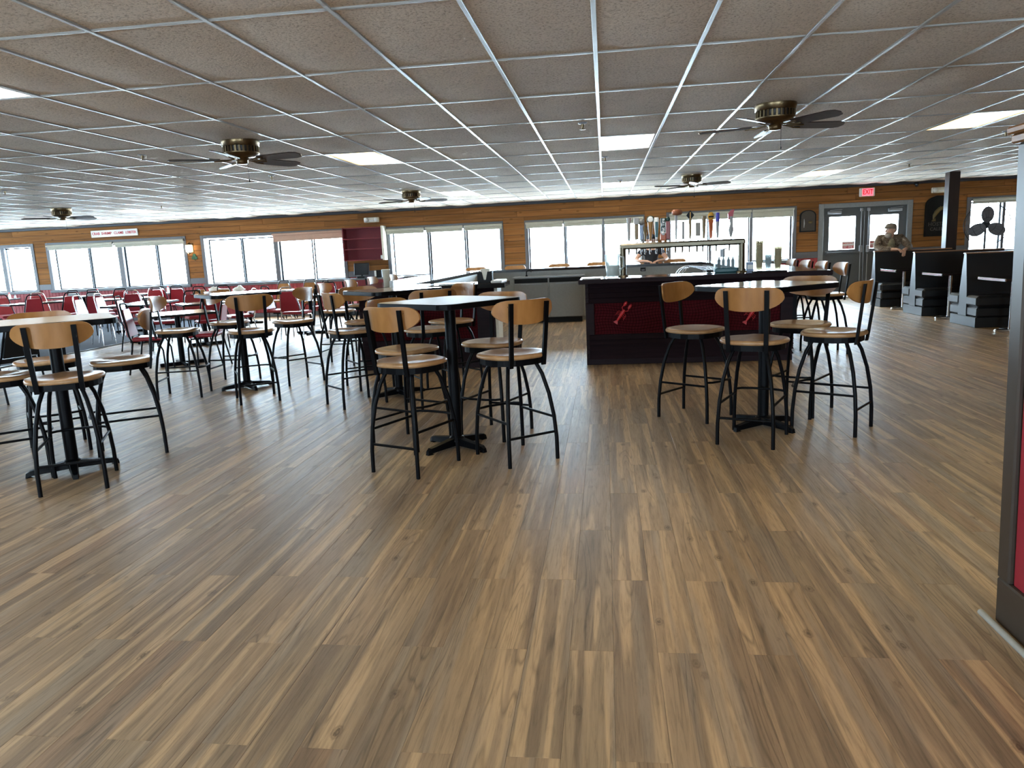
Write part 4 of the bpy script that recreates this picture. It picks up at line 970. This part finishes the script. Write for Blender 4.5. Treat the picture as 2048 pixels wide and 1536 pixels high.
for k, (x, zt) in enumerate(taps):
    z0 = .385; h = zt - BZ - z0
    T = TX((x, -.01, z0))
    m = MB(); lab = None; mat = greyt; ext = []
    if k == 0: m.tube([(0, 0, .03), (0, 0, h)], [.014, .024], 8, True, T); mat = palewood; ext = [(MB().tube([(.012, -.004, h - .1), (.012, -.004, h - .002)], [.006, .014], 6, True, T), redt)]; lab = 'white tapered handle with a maroon side'
    elif k == 1: m.box(-.022, .022, -.012, .012, .04, h - .08, .004, T); mat = olive; ext = [(MB().box(-.030, .030, -.015, .015, h - .08, h, .004, T), palewood)]; lab = 'handle with a square white head'
    elif k == 2: m.box(-.018, .018, -.012, .012, .04, h - .06, .004, T); mat = mcol('pale_blue', (.22, .28, .42)); ext = [(MB().lathe([(0, -.012), (.036, -.012), (.036, .012), (0, .012)], 16, T @ TX((0, 0, h - .036)) @ RX(PI / 2)), greyt)]; lab = 'pale blue handle with a round grey head'
    elif k == 3: m.tube([(0, 0, .03), (0, 0, .10), (0, 0, h)], [.010, .016, .030], 8, True, T); mat = olive; lab = 'short olive wooden handle'
    elif k == 4: m.tube([(0, 0, .03), (0, 0, h - .07)], [.014, .034], 8, True, T); mat = tan; ext = [(MB().lathe([(0, -.012), (.044, -.012), (.044, .012), (0, .012)], 18, T @ TX((0, 0, h - .04)) @ RX(PI / 2)), dgreen), (MB().lathe([(.022, -.003), (.034, -.003), (.034, .003), (.022, .003)], 14, T @ TX((0, -.014, h - .04)) @ RX(PI / 2)), MT['white'])]; lab = 'gold wooden handle with a round dark green badge'
    elif k == 5: m.tube([(0, 0, .03), (0, 0, h - .03), (0, 0, h)], [.012, .034, .024], 10, True, T); mat = MT['white']; ext = [(MB().box(-.016, .016, -.036, -.026, .06, h - .05, .004, T), teal)]; lab = 'white paddle with a teal face'
    elif k == 6:
        m.box(-.027, .027, -.012, .012, .10, h, .005, T); mat = dgreen; ext = [(MB().box(-.032, .032, -.013, .013, .02, .10, .005, T), orange), (MB().lathe([(0, -.004), (.022, -.004), (.022, .004), (0, .004)], 14, T @ TX((0, -.015, .10)) @ RX(PI / 2)), MT['white'])]; lab = 'dark green handle with white lettering and orange foot'
    elif k == 7: m.box(-.024, .024, -.012, .012, .03, h - .05, .005, T); mat = mcol('maroon_enamel', (.22, .04, .04)); ext = [(MB().ball((0, 0, h - .03), (.028, .014, .032), 10, 6, T), dgreen)]; lab = 'maroon handle with a green head'
    elif k == 8: m.tube([(0, 0, .02), (0, 0, h - .05)], [.010, .016], 8, True, T); mat = palewood; ext = [(MB().lathe([(0, -.055), (.030, -.055), (.036, 0), (.030, .055), (0, .055)], 14, T @ TX((.01, 0, h - .034)) @ RZ(.6) @ RY(PI / 2)), barrel)]; lab = 'tall white handle topped by an orange barrel mallet'
    elif k == 9: m.box(-.014, .014, -.01, .01, .02, h, .004, T); lab = 'slim grey handle'
    elif k == 10: m.tube([(0, 0, .02), (0, 0, h - .09)], [.010, .018], 8, True, T); mat = olive; ext = [(MB().prism([(0, -.058), (.045, 0), (0, .058), (-.045, 0)], -.01, .01, T @ TX((0, 0, h - .055)) @ RX(PI / 2)), MT['black']), (MB().box(-.005, .005, -.016, -.008, h - .09, h - .02, 0, T), yel)]; lab = 'handle topped by a black diamond with a gold bar'
    elif k == 11: m.box(-.028, .028, -.01, .01, .05, h, .006, T); mat = mcol('driftwood', (.22, .18, .14)); ext = [(MB().tube([(0, 0, .01), (0, 0, .06)], .008, 6, True, T), MT['chrome'])]; lab = 'short broad driftwood paddle'
    elif k == 12: m.tube([(0, 0, .02), (0, 0, h)], [.014, .026], 4, True, T); mat = olive; lab = 'square olive wooden handle'
    elif k == 13: m.tube([(0, 0, .02), (0, 0, h - .12), (0, 0, h - .09)], [.014, .026, .036], 10, True, T); mat = redt if False else orange; ext = [(MB().ball((0, 0, h - .05), (.038, .02, .05), 12, 8, T), yel), (MB().box(-.03, .03, -.024, -.016, h - .06, h - .045, .003, T), MT['black'])]; lab = 'orange-red handle with a yellow painted head'
    elif k == 14: m.tube([(0, 0, .02), (0, 0, h - .08)], [.012, .022], 10, True, T); mat = palewood; ext = [(MB().tube([(0, 0, h - .10), (0, 0, h)], [.023, .020], 10, True, T), blue)]; lab = 'white handle with a deep blue top'
    else: m.tube([(0, 0, .02), (.0, 0, .10), (.006, 0, .17), (0, 0, h - .08)], [.010, .030, .016, .024], 8, True, T); mat = palewood; ext = [(MB().prism([(-.03, -.08), (.015, -.09), (.034, .03), (-.005, .02), (-.035, -.02)], -.012, .012, T @ TX((0, 0, h - .03)) @ RX(PI / 2)), redt)]; lab = 'white figure handle with a pointed red top'
    o = m.build('tap_handle', mat, tw, label=lab)
    for e, em in ext: e.build('handle_head', em, o)
    if k == 6: text_mesh('lettering', 'Fat Tire', .052, MT['white'], o, T @ TX((0, -.014, .185)) @ RX(PI / 2) @ RZ(PI / 2), .001, .001)
    MB().tube([(x, -.01, .375), (x, -.01, .40)], .012, 8).tube([(x, .02, .345), (x, .085, .335), (x, .095, .25)], [.013, .012, .009], 8).build('faucet', MT['chrome'], tw)

# things on the bar
t = thing('pitcher', 'clear plastic pitcher left of the beer tower', 'pitcher', (.085, 8.92, BZ))
MB().lathe([(.0, .004), (.066, .0), (.070, .01), (.088, .27), (.085, .27), (.066, .012), (.0, .012)], 24).build('jug', MT['clear'], t); MB().tube([(.08, 0, .24), (.13, 0, .23), (.135, 0, .12), (.075, 0, .07)], .010, 8).build('handle', MT['clear'], t)
def cups(x, y, n, lb, mat, s_=1.0):
    t = thing('cup_stack', lb, 'cups', (x, y, BZ), 0, 'stacks of plastic cups on the bar')
    for k in range(n): MB().lathe([(.030 * s_, .0), (.042 * s_, .115), (.0445 * s_, .12), (.0415 * s_, .119)] if k < n - 1 else [(.030 * s_, .0), (.042 * s_, .115), (.0445 * s_, .12), (.041 * s_, .119), (.029 * s_, .006), (0, .004)], 16, TX((0, 0, k * .019))).build('cup', mat, t)
cups(1.79, 9.06, 13, 'tall stack of amber cups right of the beer tower', MT['ambercup']); cups(1.90, 9.10, 5, 'low stack of clear cups between two amber stacks', MT['clear'], .9); cups(2.0, 9.06, 9, 'amber cup stack farthest right on the bar', MT['ambercup'])
t = thing('garnish_caddy', 'clear garnish caddy with teal base under the beer tower', 'caddy', (1.43, 9.12, BZ))
MB().box(-.14, .12, -.06, .06, .0, .05, .008).build('caddy_base', teal, t); MB().box(-.14, .12, -.062, -.058, .05, .19).box(-.14, .12, .058, .062, .05, .19).box(-.142, -.138, -.058, .058, .05, .19).build('caddy_wall', MT['thinclear'], t)
for k, x in enumerate((-.09, -.04, .02, .07)): MB().lathe([(.018, .05), (.02, .14), (.008, .16), (.008, .18)], 10, TX((x, 0, 0))).build('shaker', MT['vinylgrey'] if k else MT['blackmatte'], t)
MB().tube([(-.05, 0, .18), (-.05, 0, .27)], .03, 12).tube([(-.05, 0, .27), (0, -.02, .275)], .008, 6).build('straw_holder', MT['alu'], t)
t = thing('soda_gun', 'coiled chrome hoses of the soda gun inside the bar', 'soda gun', (0.98, 9.17, BZ + .002))
hs = MB()
for k in range(4): hs.tube([(-.14 + .03 * k, 0, .0), (-.10 + .03 * k, .005 * k, .055), (-.02 + .03 * k, .005 * k, .09), (.10 + .05 * k, 0, .065), (.24 + .02 * k, 0, .015)], .007, 6)
hs.build('hose', MT['chrome'], t); MB().box(.22, .30, -.03, .03, 0, .03, .006).build('gun_holster', MT['blackmatte'], t)
tag(MB().box(1.66, 2.02, 8.66, 8.82, BZ, BZ + .012, .004).build('bar_mat', MT['blackmatte']), 'black rubber bar mat before the cup stacks', 'bar mat')
t = thing('blue_box', 'small pale blue box right of the tower leg', 'box', (1.67, 9.0, BZ)); MB().box(-.04, .04, -.03, .03, 0, .11, .004).build('carton', mcol('pale_blue', (.22, .28, .42)), t); MB().box(-.03, .03, -.032, -.03, .03, .08).build('carton_print', MT['white'], t)
t = thing('paper_cup', 'tall cream paper cup on the left end of the bar', 'cup', (-2.68, 8.95, BZ))
MB().lathe([(.0, .003), (.033, .0), (.048, .20), (.052, .205), (.048, .206), (.031, .006)], 18).build('cup_body', MT['foam'], t); MB().lathe([(.050, .198), (.053, .203), (.050, .208)], 18).build('cup_rim', MT['white'], t)
t = thing('napkin_holder', 'black napkin holder with white napkins on the left bar end', 'napkin holder', (-1.44, 8.92, BZ))
MB().prism([(-.09, 0), (.09, 0), (.09, .13), (.035, .13), (.012, .03), (-.012, .03), (-.035, .13), (-.09, .13)], -.05, .05, RX(PI / 2)).build('holder', MT['blackmatte'], t); MB().box(-.05, .06, -.04, .04, .035, .165, .004).build('napkin', MT['offwhite'], t)
tag(MB().box(-1.98, -1.55, 8.72, 8.92, BZ, BZ + .008, .003).build('paper_menu', MT['white']), 'white paper lying on the left bar end by the napkin holder', 'paper')
tag(MB().box(-1.33, -1.20, 8.62, 9.1, BZ, BZ + .03, .008).build('folded_towel', MT['white']), 'white folded towel at the bar opening', 'towel')
tag(MB().box(-.27, -.05, 8.64, 8.86, BZ, BZ + .012, .005).build('folded_towel', MT['white']), 'white folded cloth left of the pitcher', 'towel')

# ------------------------------------------------------------------ booths
def bench(yc, lb, x0=5.27, x1=6.68, sides=(-1, 1)):
    t = thing('booth_bench', lb, 'bench', (x0, yc, 0), 0, 'black double booth benches')
    L = x1 - x0
    MB().box(0.0, L, -.40, .40 if 1 in sides else .13, 0, .15, .006).build('kick_plate', MT['vinylblack'], t)
    for s_ in sides:
        y0, y1 = (.10, .43) if s_ > 0 else (-.43, -.10)
        MB().box(0, L, y0, y1, .155, .295, .02).build('seat_base', MT['vinylblack'], t)
        MB().box(-.02, L, y0 - (0 if s_ > 0 else .03), y1 + (.03 if s_ > 0 else 0), .30, .46, .035).build('seat_cushion', MT['vinylblack'], t)
    vs = []
    for x in (-.01, L):
        vs += [(x, -.13, .15), (x, .13, .15), (x, .115, .50), (x, .035, 1.05), (x, -.035, 1.05), (x, -.115, .50)]
    MB().add(vs, [(0, 1, 2, 3, 4, 5)[::-1], (6, 7, 8, 9, 10, 11)] + [(k, (k + 1) % 6, 6 + (k + 1) % 6, 6 + k) for k in range(6)]).build('back_panel', MT['vinylblack'], t)
    MB().box(-.02, L, -.045, .045, 1.05, 1.07, .004).build('wood_cap', MT['capwood'], t)
bench(15.55, 'farthest black booth bench, with the man leaning on it', sides=(-1,)); bench(13.62, 'middle black booth bench'); bench(11.78, 'nearest black booth bench, beside the partition post')
def btable(yc, lb):
    t = thing('booth_table', lb, 'table', (5.2, yc, 0), 0, 'booth tables with chrome edges')
    MB().box(.005, 1.25, -.36, .36, .71, .74, .004).build('table_top', MT['bartop'], t); MB().box(-.01, .006, -.37, .37, .705, .743, .004).build('table_edge', MT['chrome'], t)
    MB().tube([(.28, 0, .04), (.28, 0, .71)], .025, 10).build('pole', MT['chrome'], t); MB().box(.08, .48, -.03, .03, 0, .04, .01).box(.25, .31, -.25, .25, 0, .035, .01).build('foot', MT['chrome'], t)
btable(14.60, 'booth table between the far and the middle bench'); btable(12.72, 'booth table between the middle and the nearest bench'); btable(10.85, 'booth table before the nearest bench')
t = thing('column', 'dark wood column rising behind the booths', 'column', (6.80, 15.95, 0)); MB().box(-.10, .10, -.10, .10, 0, ZC - .01, .005).build('shaft', MT['darkwood'], t); MB().box(-.115, .115, -.115, .115, 0, .12, .005).build('plinth', MT['darkwood'], t)
# standing fan
t = thing('standing_fan', 'big pedestal fan with three rounded blades before the right window', 'fan', (7.78, 16.6, 0), math.radians(-14))
MB().lathe([(.26, 0), (.26, .02), (.05, .05)], 24).build('fan_base', MT['blackmatte'], t); MB().tube([(0, .06, .03), (0, .06, 1.5)], .02, 10).build('pole', MT['blackmatte'], t)
MB().lathe([(.0, -.14), (.07, -.12), (.08, .0), (.04, .04), (.0, .045)], 16, TX((0, .03, 1.49)) @ RX(PI / 2)).build('motor', MT['blackmatte'], t)
for k in range(3):
    T = TX((0, -.07, 1.49)) @ RX(PI / 2) @ RZ(PI / 2 + k * 2 * PI / 3)
    MB().prism([(.20 + .165 * math.cos(a * PI / 8), .125 * math.sin(a * PI / 8)) for a in range(16)], -.004, .004, T @ TX((0, 0, 0)) @ RX(.25)).build('fan_blade', MT['vinylgrey'] if False else MT['greytrim'], t)
cg = MB()
for r_, y in ((.42, -.06), (.40, -.12), (.28, -.15), (.14, -.16), (.40, 0)):
    cg.tube([(r_ * math.cos(a * PI / 16), y, 1.49 + r_ * math.sin(a * PI / 16)) for a in range(32)], .003 if r_ < .42 else .006, 4, False, None, True)
for k in range(24):
    a = k * PI / 12; c, s_ = math.cos(a), math.sin(a); cg.tube([(.05 * c, -.165, 1.49 + .05 * s_), (.28 * c, -.15, 1.49 + .28 * s_), (.42 * c, -.06, 1.49 + .42 * s_), (.40 * c, 0, 1.49 + .4 * s_)], .0015, 3, False)
cg.build('wire_guard', MT['blackmatte'], t)

# ------------------------------------------------------------------ partition at the right edge
pt = MB().box(1.40, 1.50, -2.5, 2.66, 0, 1.34).build('wall_partition', MT['brown'], kind='structure')
MB().box(1.375, 1.51, 2.595, 2.67, .17, 1.66, .006).build('end_stile', MT['brown'], pt)
MB().box(1.375, 1.40, -2.5, 2.67, 0, .17, .006).build('base_rail', MT['brown'], pt)
MB().box(1.375, 1.515, -2.5, 2.595, 1.34, 1.41, .006).build('top_rail', MT['greytrim'], pt)
y = 2.590
while y > .3:
    MB().box(1.390, 1.40, y - .45, y - .002, .172, 1.338, .002).build('red_panel', MT['panelred'], pt); y -= .452
MB().box(1.36, 1.53, -2.5, 2.685, 1.66, 1.69, .006).box(1.35, 1.54, -2.5, 2.695, 1.69, 1.715, .006).build('crown', MT['amber'], pt)
MB().box(1.40, 1.49, -2.5, 2.595, 1.43, 1.66).build('wood_screen', MT['amber'], pt)
MB().box(1.38, 1.51, -2.5, 2.595, 1.41, 1.43, .003).build('ledge', MT['white'], pt)
pt.rotation_euler = (0, -.024, 0); pt.location = (-.005, 0, -.033)      # the partition leans a little into the aisle
MB().tube([(1.345, 2.72, .006), (1.345, .2, .006)], .012, 8).build('trim_3', MT['greypanel'], kind='structure')

# ------------------------------------------------------------------ people
def skin(name, V, E, mat, parent, root=0, sub=2, loc=None):
    me = bpy.data.meshes.new(name); bm = bmesh.new(); ly = bm.verts.layers.skin.verify(); vv = []
    for k, (p, r_) in enumerate(V):
        v = bm.verts.new(p); v[ly].radius = r_ if isinstance(r_, tuple) else (r_, r_); v[ly].use_root = (k == root); vv.append(v)
    for a, b in E: bm.edges.new((vv[a], vv[b]))
    bm.to_mesh(me); bm.free(); me.materials.append(mat)
    o = link(name, me, parent)
    md = o.modifiers.new('skin', 'SKIN'); md.use_smooth_shade = True
    s_ = o.modifiers.new('sub', 'SUBSURF'); s_.levels = sub; s_.render_levels = sub
    return o
def chain(V, E, start, pts):
    last = start
    for p, r_ in pts:
        V.append((p, r_)); E.append((last, len(V) - 1)); last = len(V) - 1
    return last
def fingers(V, E, wrist, palm, d, side, down, sc_=1.0):
    """palm vertex plus four unequal curled fingers along d and a thumb from the side of the palm"""
    d = Vector(d).normalized(); side = Vector(side).normalized(); down = Vector(down).normalized()
    p = Vector(palm)
    V.append((tuple(p), (.030, .016))); E.append((wrist, len(V) - 1)); pi_ = len(V) - 1
    for k, L in enumerate((.070, .080, .075, .058)):
        o_ = p + side * (.024 - .016 * k) + d * .028
        chain(V, E, pi_, [(tuple(o_), .0095), (tuple(o_ + d * L * .5 + down * .010), .0085), (tuple(o_ + d * L * .8 + down * .034), .0075), (tuple(o_ + d * L * .85 + down * .055), .0065)])
    o_ = p + side * .030 - d * .012
    chain(V, E, pi_, [(tuple(o_), .011), (tuple(o_ + side * .022 + d * .03 + down * .01), .0095), (tuple(o_ + side * .022 + d * .055 + down * .025), .008)])

def face_parts(t, hc, yaw, sc_=1.0, beard=True, cap='cap', hair='hair'):
    T = TX(hc) @ RZ(yaw) @ Matrix.Scale(sc_, 4)
    for s_ in (-1, 1):
        MB().ball((s_ * .032, -.088, .012), (.012, .008, .008), 8, 6, T).build('eye', MT['white'], t); MB().ball((s_ * .032, -.096, .012), (.005, .003, .005), 6, 5, T).build('iris', MT['blackmatte'], t)
        MB().tube([(s_ * .015, -.094, .034), (s_ * .048, -.086, .036)], .005, 5, True, T).build('eyebrow', MT['beard' if beard else 'hair'], t)
        MB().ball((s_ * .078, .005, -.002), (.012, .022, .032), 8, 6, T).build('ear', MT['skin'], t)
    MB().tube([(0, -.088, .02), (0, -.112, -.018), (0, -.095, -.028)], [.008, .015, .010], 8, True, T).build('nose', MT['skin'], t)
    MB().tube([(-.024, -.088, -.056), (0, -.096, -.054), (.024, -.088, -.056)], .006, 6, True, T).build('mouth', MT['redink'] if not beard else MT['darkred'], t)
    if beard:
        m = MB().ball((0, -.052, -.082), (.066, .052, .050), 14, 10, T).ball((.0, -.082, -.045), (.036, .018, .010), 10, 6, T); m.build('beard', MT['beard'], t)
    MB().ball((0, .030, .022), (.086, .080, .082), 16, 10, T).build('hair', MT['beard' if beard else hair], t)
    if cap:
        vs_ = MB().lathe([(.089, .030), (.092, .055), (.084, .095), (.055, .120), (.0, .128)], 20, T @ TX((0, .006, 0)) @ Matrix.Diagonal((1, 1.12, 1, 1)))
        vs_.build('cap', MT[cap], t)
        MB().prism([(-.07, -.07), (-.06, -.13), (-.03, -.17), (.03, -.17), (.06, -.13), (.07, -.07)], .038, .046, T @ RX(-.12)).build('cap_visor', MT[cap], t)

# the man leaning on the far bench (he faces us, -Y, head turned to his right)
t = thing('person', 'bearded man in camouflage jacket and cap leaning on the far booth bench', 'person', (5.64, 15.86, 0))
V = []; E = []
V.append(((0, .10, .86), (.15, .11)))                                  # pelvis
chain(V, E, 0, [((0, .05, 1.02), (.155, .11)), ((.0, -.03, 1.18), (.16, .11)), ((.0, -.08, 1.28), (.13, .09)), ((-.02, -.11, 1.35), .062), ((-.03, -.125, 1.41), .080), ((-.03, -.13, 1.475), .090), ((-.03, -.125, 1.535), .070)])
sh = 3
la = chain(V, E, sh, [((-.20, -.06, 1.26), .062), ((-.30, -.18, 1.12), .048), ((-.20, -.36, 1.095), .040), ((-.07, -.47, 1.095), .028)])
fingers(V, E, la, (-.03, -.51, 1.095), (.5, -.6, -.15), (.6, .5, .1), (0, -.2, -1))
ra = chain(V, E, sh, [((.20, -.06, 1.26), .062), ((.32, -.16, 1.12), .048), ((.24, -.36, 1.095), .040), ((.13, -.47, 1.09), .028)])
fingers(V, E, ra, (.10, -.52, 1.07), (-.3, -.55, -.7), (-.8, .3, .1), (0, .2, -1))
for s_ in (-1, 1): chain(V, E, 0, [((s_ * .10, .10, .74), .090), ((s_ * .11, .06, .48), .062), ((s_ * .115, .12, .10), .045), ((s_ * .12, .04, .045), .040), ((s_ * .13, -.07, .035), .034)])
skin('body', V, E, MT['skin'], t)
V = [((0, .10, .86), (.175, .135))]; E = []
chain(V, E, 0, [((0, .05, 1.02), (.185, .135)), ((0, -.03, 1.18), (.19, .135)), ((0, -.065, 1.285), (.165, .12)), ((-.01, -.075, 1.36), .095)])
for s_, l in ((-1, [((-.20, -.05, 1.30), .092), ((-.305, -.18, 1.135), .072), ((-.21, -.355, 1.105), .056), ((-.10, -.445, 1.10), .046)]), (1, [((.20, -.05, 1.30), .092), ((.32, -.16, 1.135), .072), ((.25, -.355, 1.105), .056), ((.155, -.45, 1.10), .046)])): chain(V, E, 3, l)
skin('jacket', V, E, MT['camo'], t)
MB().ball((-.01, -.10, 1.20), (.085, .105, .16), 14, 10).build('shirt', MT['shirt'], t)
V = [((0, .10, .84), (.165, .13))]; E = []
for s_ in (-1, 1): chain(V, E, 0, [((s_ * .10, .10, .72), .105), ((s_ * .11, .06, .48), .080), ((s_ * .115, .12, .12), .062)])
skin('trousers', V, E, MT['jeans'], t)
face_parts(t, Vector((-.03, -.13, 1.455)), math.radians(-62), 1.12)
# the person on a stool behind the taps (facing us, arms on the counter)
t = thing('person', 'person in black T-shirt and cap sitting behind the beer taps', 'person', (.93, 15.50, 0))
V = [((0, -.02, .84), (.15, .11))]; E = []
chain(V, E, 0, [((0, -.02, 1.0), (.14, .10)), ((0, -.04, 1.17), (.15, .10)), ((0, -.05, 1.27), (.12, .085)), ((0, -.06, 1.36), .052), ((0, -.075, 1.43), .070), ((0, -.08, 1.50), .078), ((0, -.075, 1.555), .06)])
for s_ in (-1, 1):
    a = chain(V, E, 3, [((s_ * .19, -.05, 1.26), .055), ((s_ * .31, -.14, 1.10), .042), ((s_ * .24, -.34, 1.075), .034), ((s_ * .12, -.46, 1.07), .026)])
    fingers(V, E, a, (s_ * .08, -.50, 1.062), (-s_ * .6, -.5, -.05), (-s_ * .5, .6, .1), (0, 0, -.7))
    chain(V, E, 0, [((s_ * .12, -.12, .82), .085), ((s_ * .14, -.24, .80), .070), ((s_ * .14, -.24, .42), .050), ((s_ * .14, -.20, .36), .036), ((s_ * .14, -.28, .345), .03)])
skin('body', V, E, MT['skin'], t)
V = [((0, -.02, .84), (.165, .125))]; E = []
chain(V, E, 0, [((0, -.02, 1.0), (.16, .115)), ((0, -.04, 1.17), (.168, .115)), ((0, -.05, 1.265), (.14, .10)), ((0, -.055, 1.315), .07)])
for s_ in (-1, 1): chain(V, E, 3, [((s_ * .20, -.05, 1.265), .075), ((s_ * .26, -.10, 1.18), .065)])
skin('t_shirt', V, E, MT['tee'], t)
V = [((0, -.02, .83), (.165, .125))]; E = []
for s_ in (-1, 1): chain(V, E, 0, [((s_ * .12, -.12, .82), .098), ((s_ * .14, -.24, .80), .085), ((s_ * .14, -.24, .44), .062)])
skin('trousers', V, E, MT['jeans'], t)
face_parts(t, Vector((0, -.08, 1.475)), 0, beard=False, cap='tee')
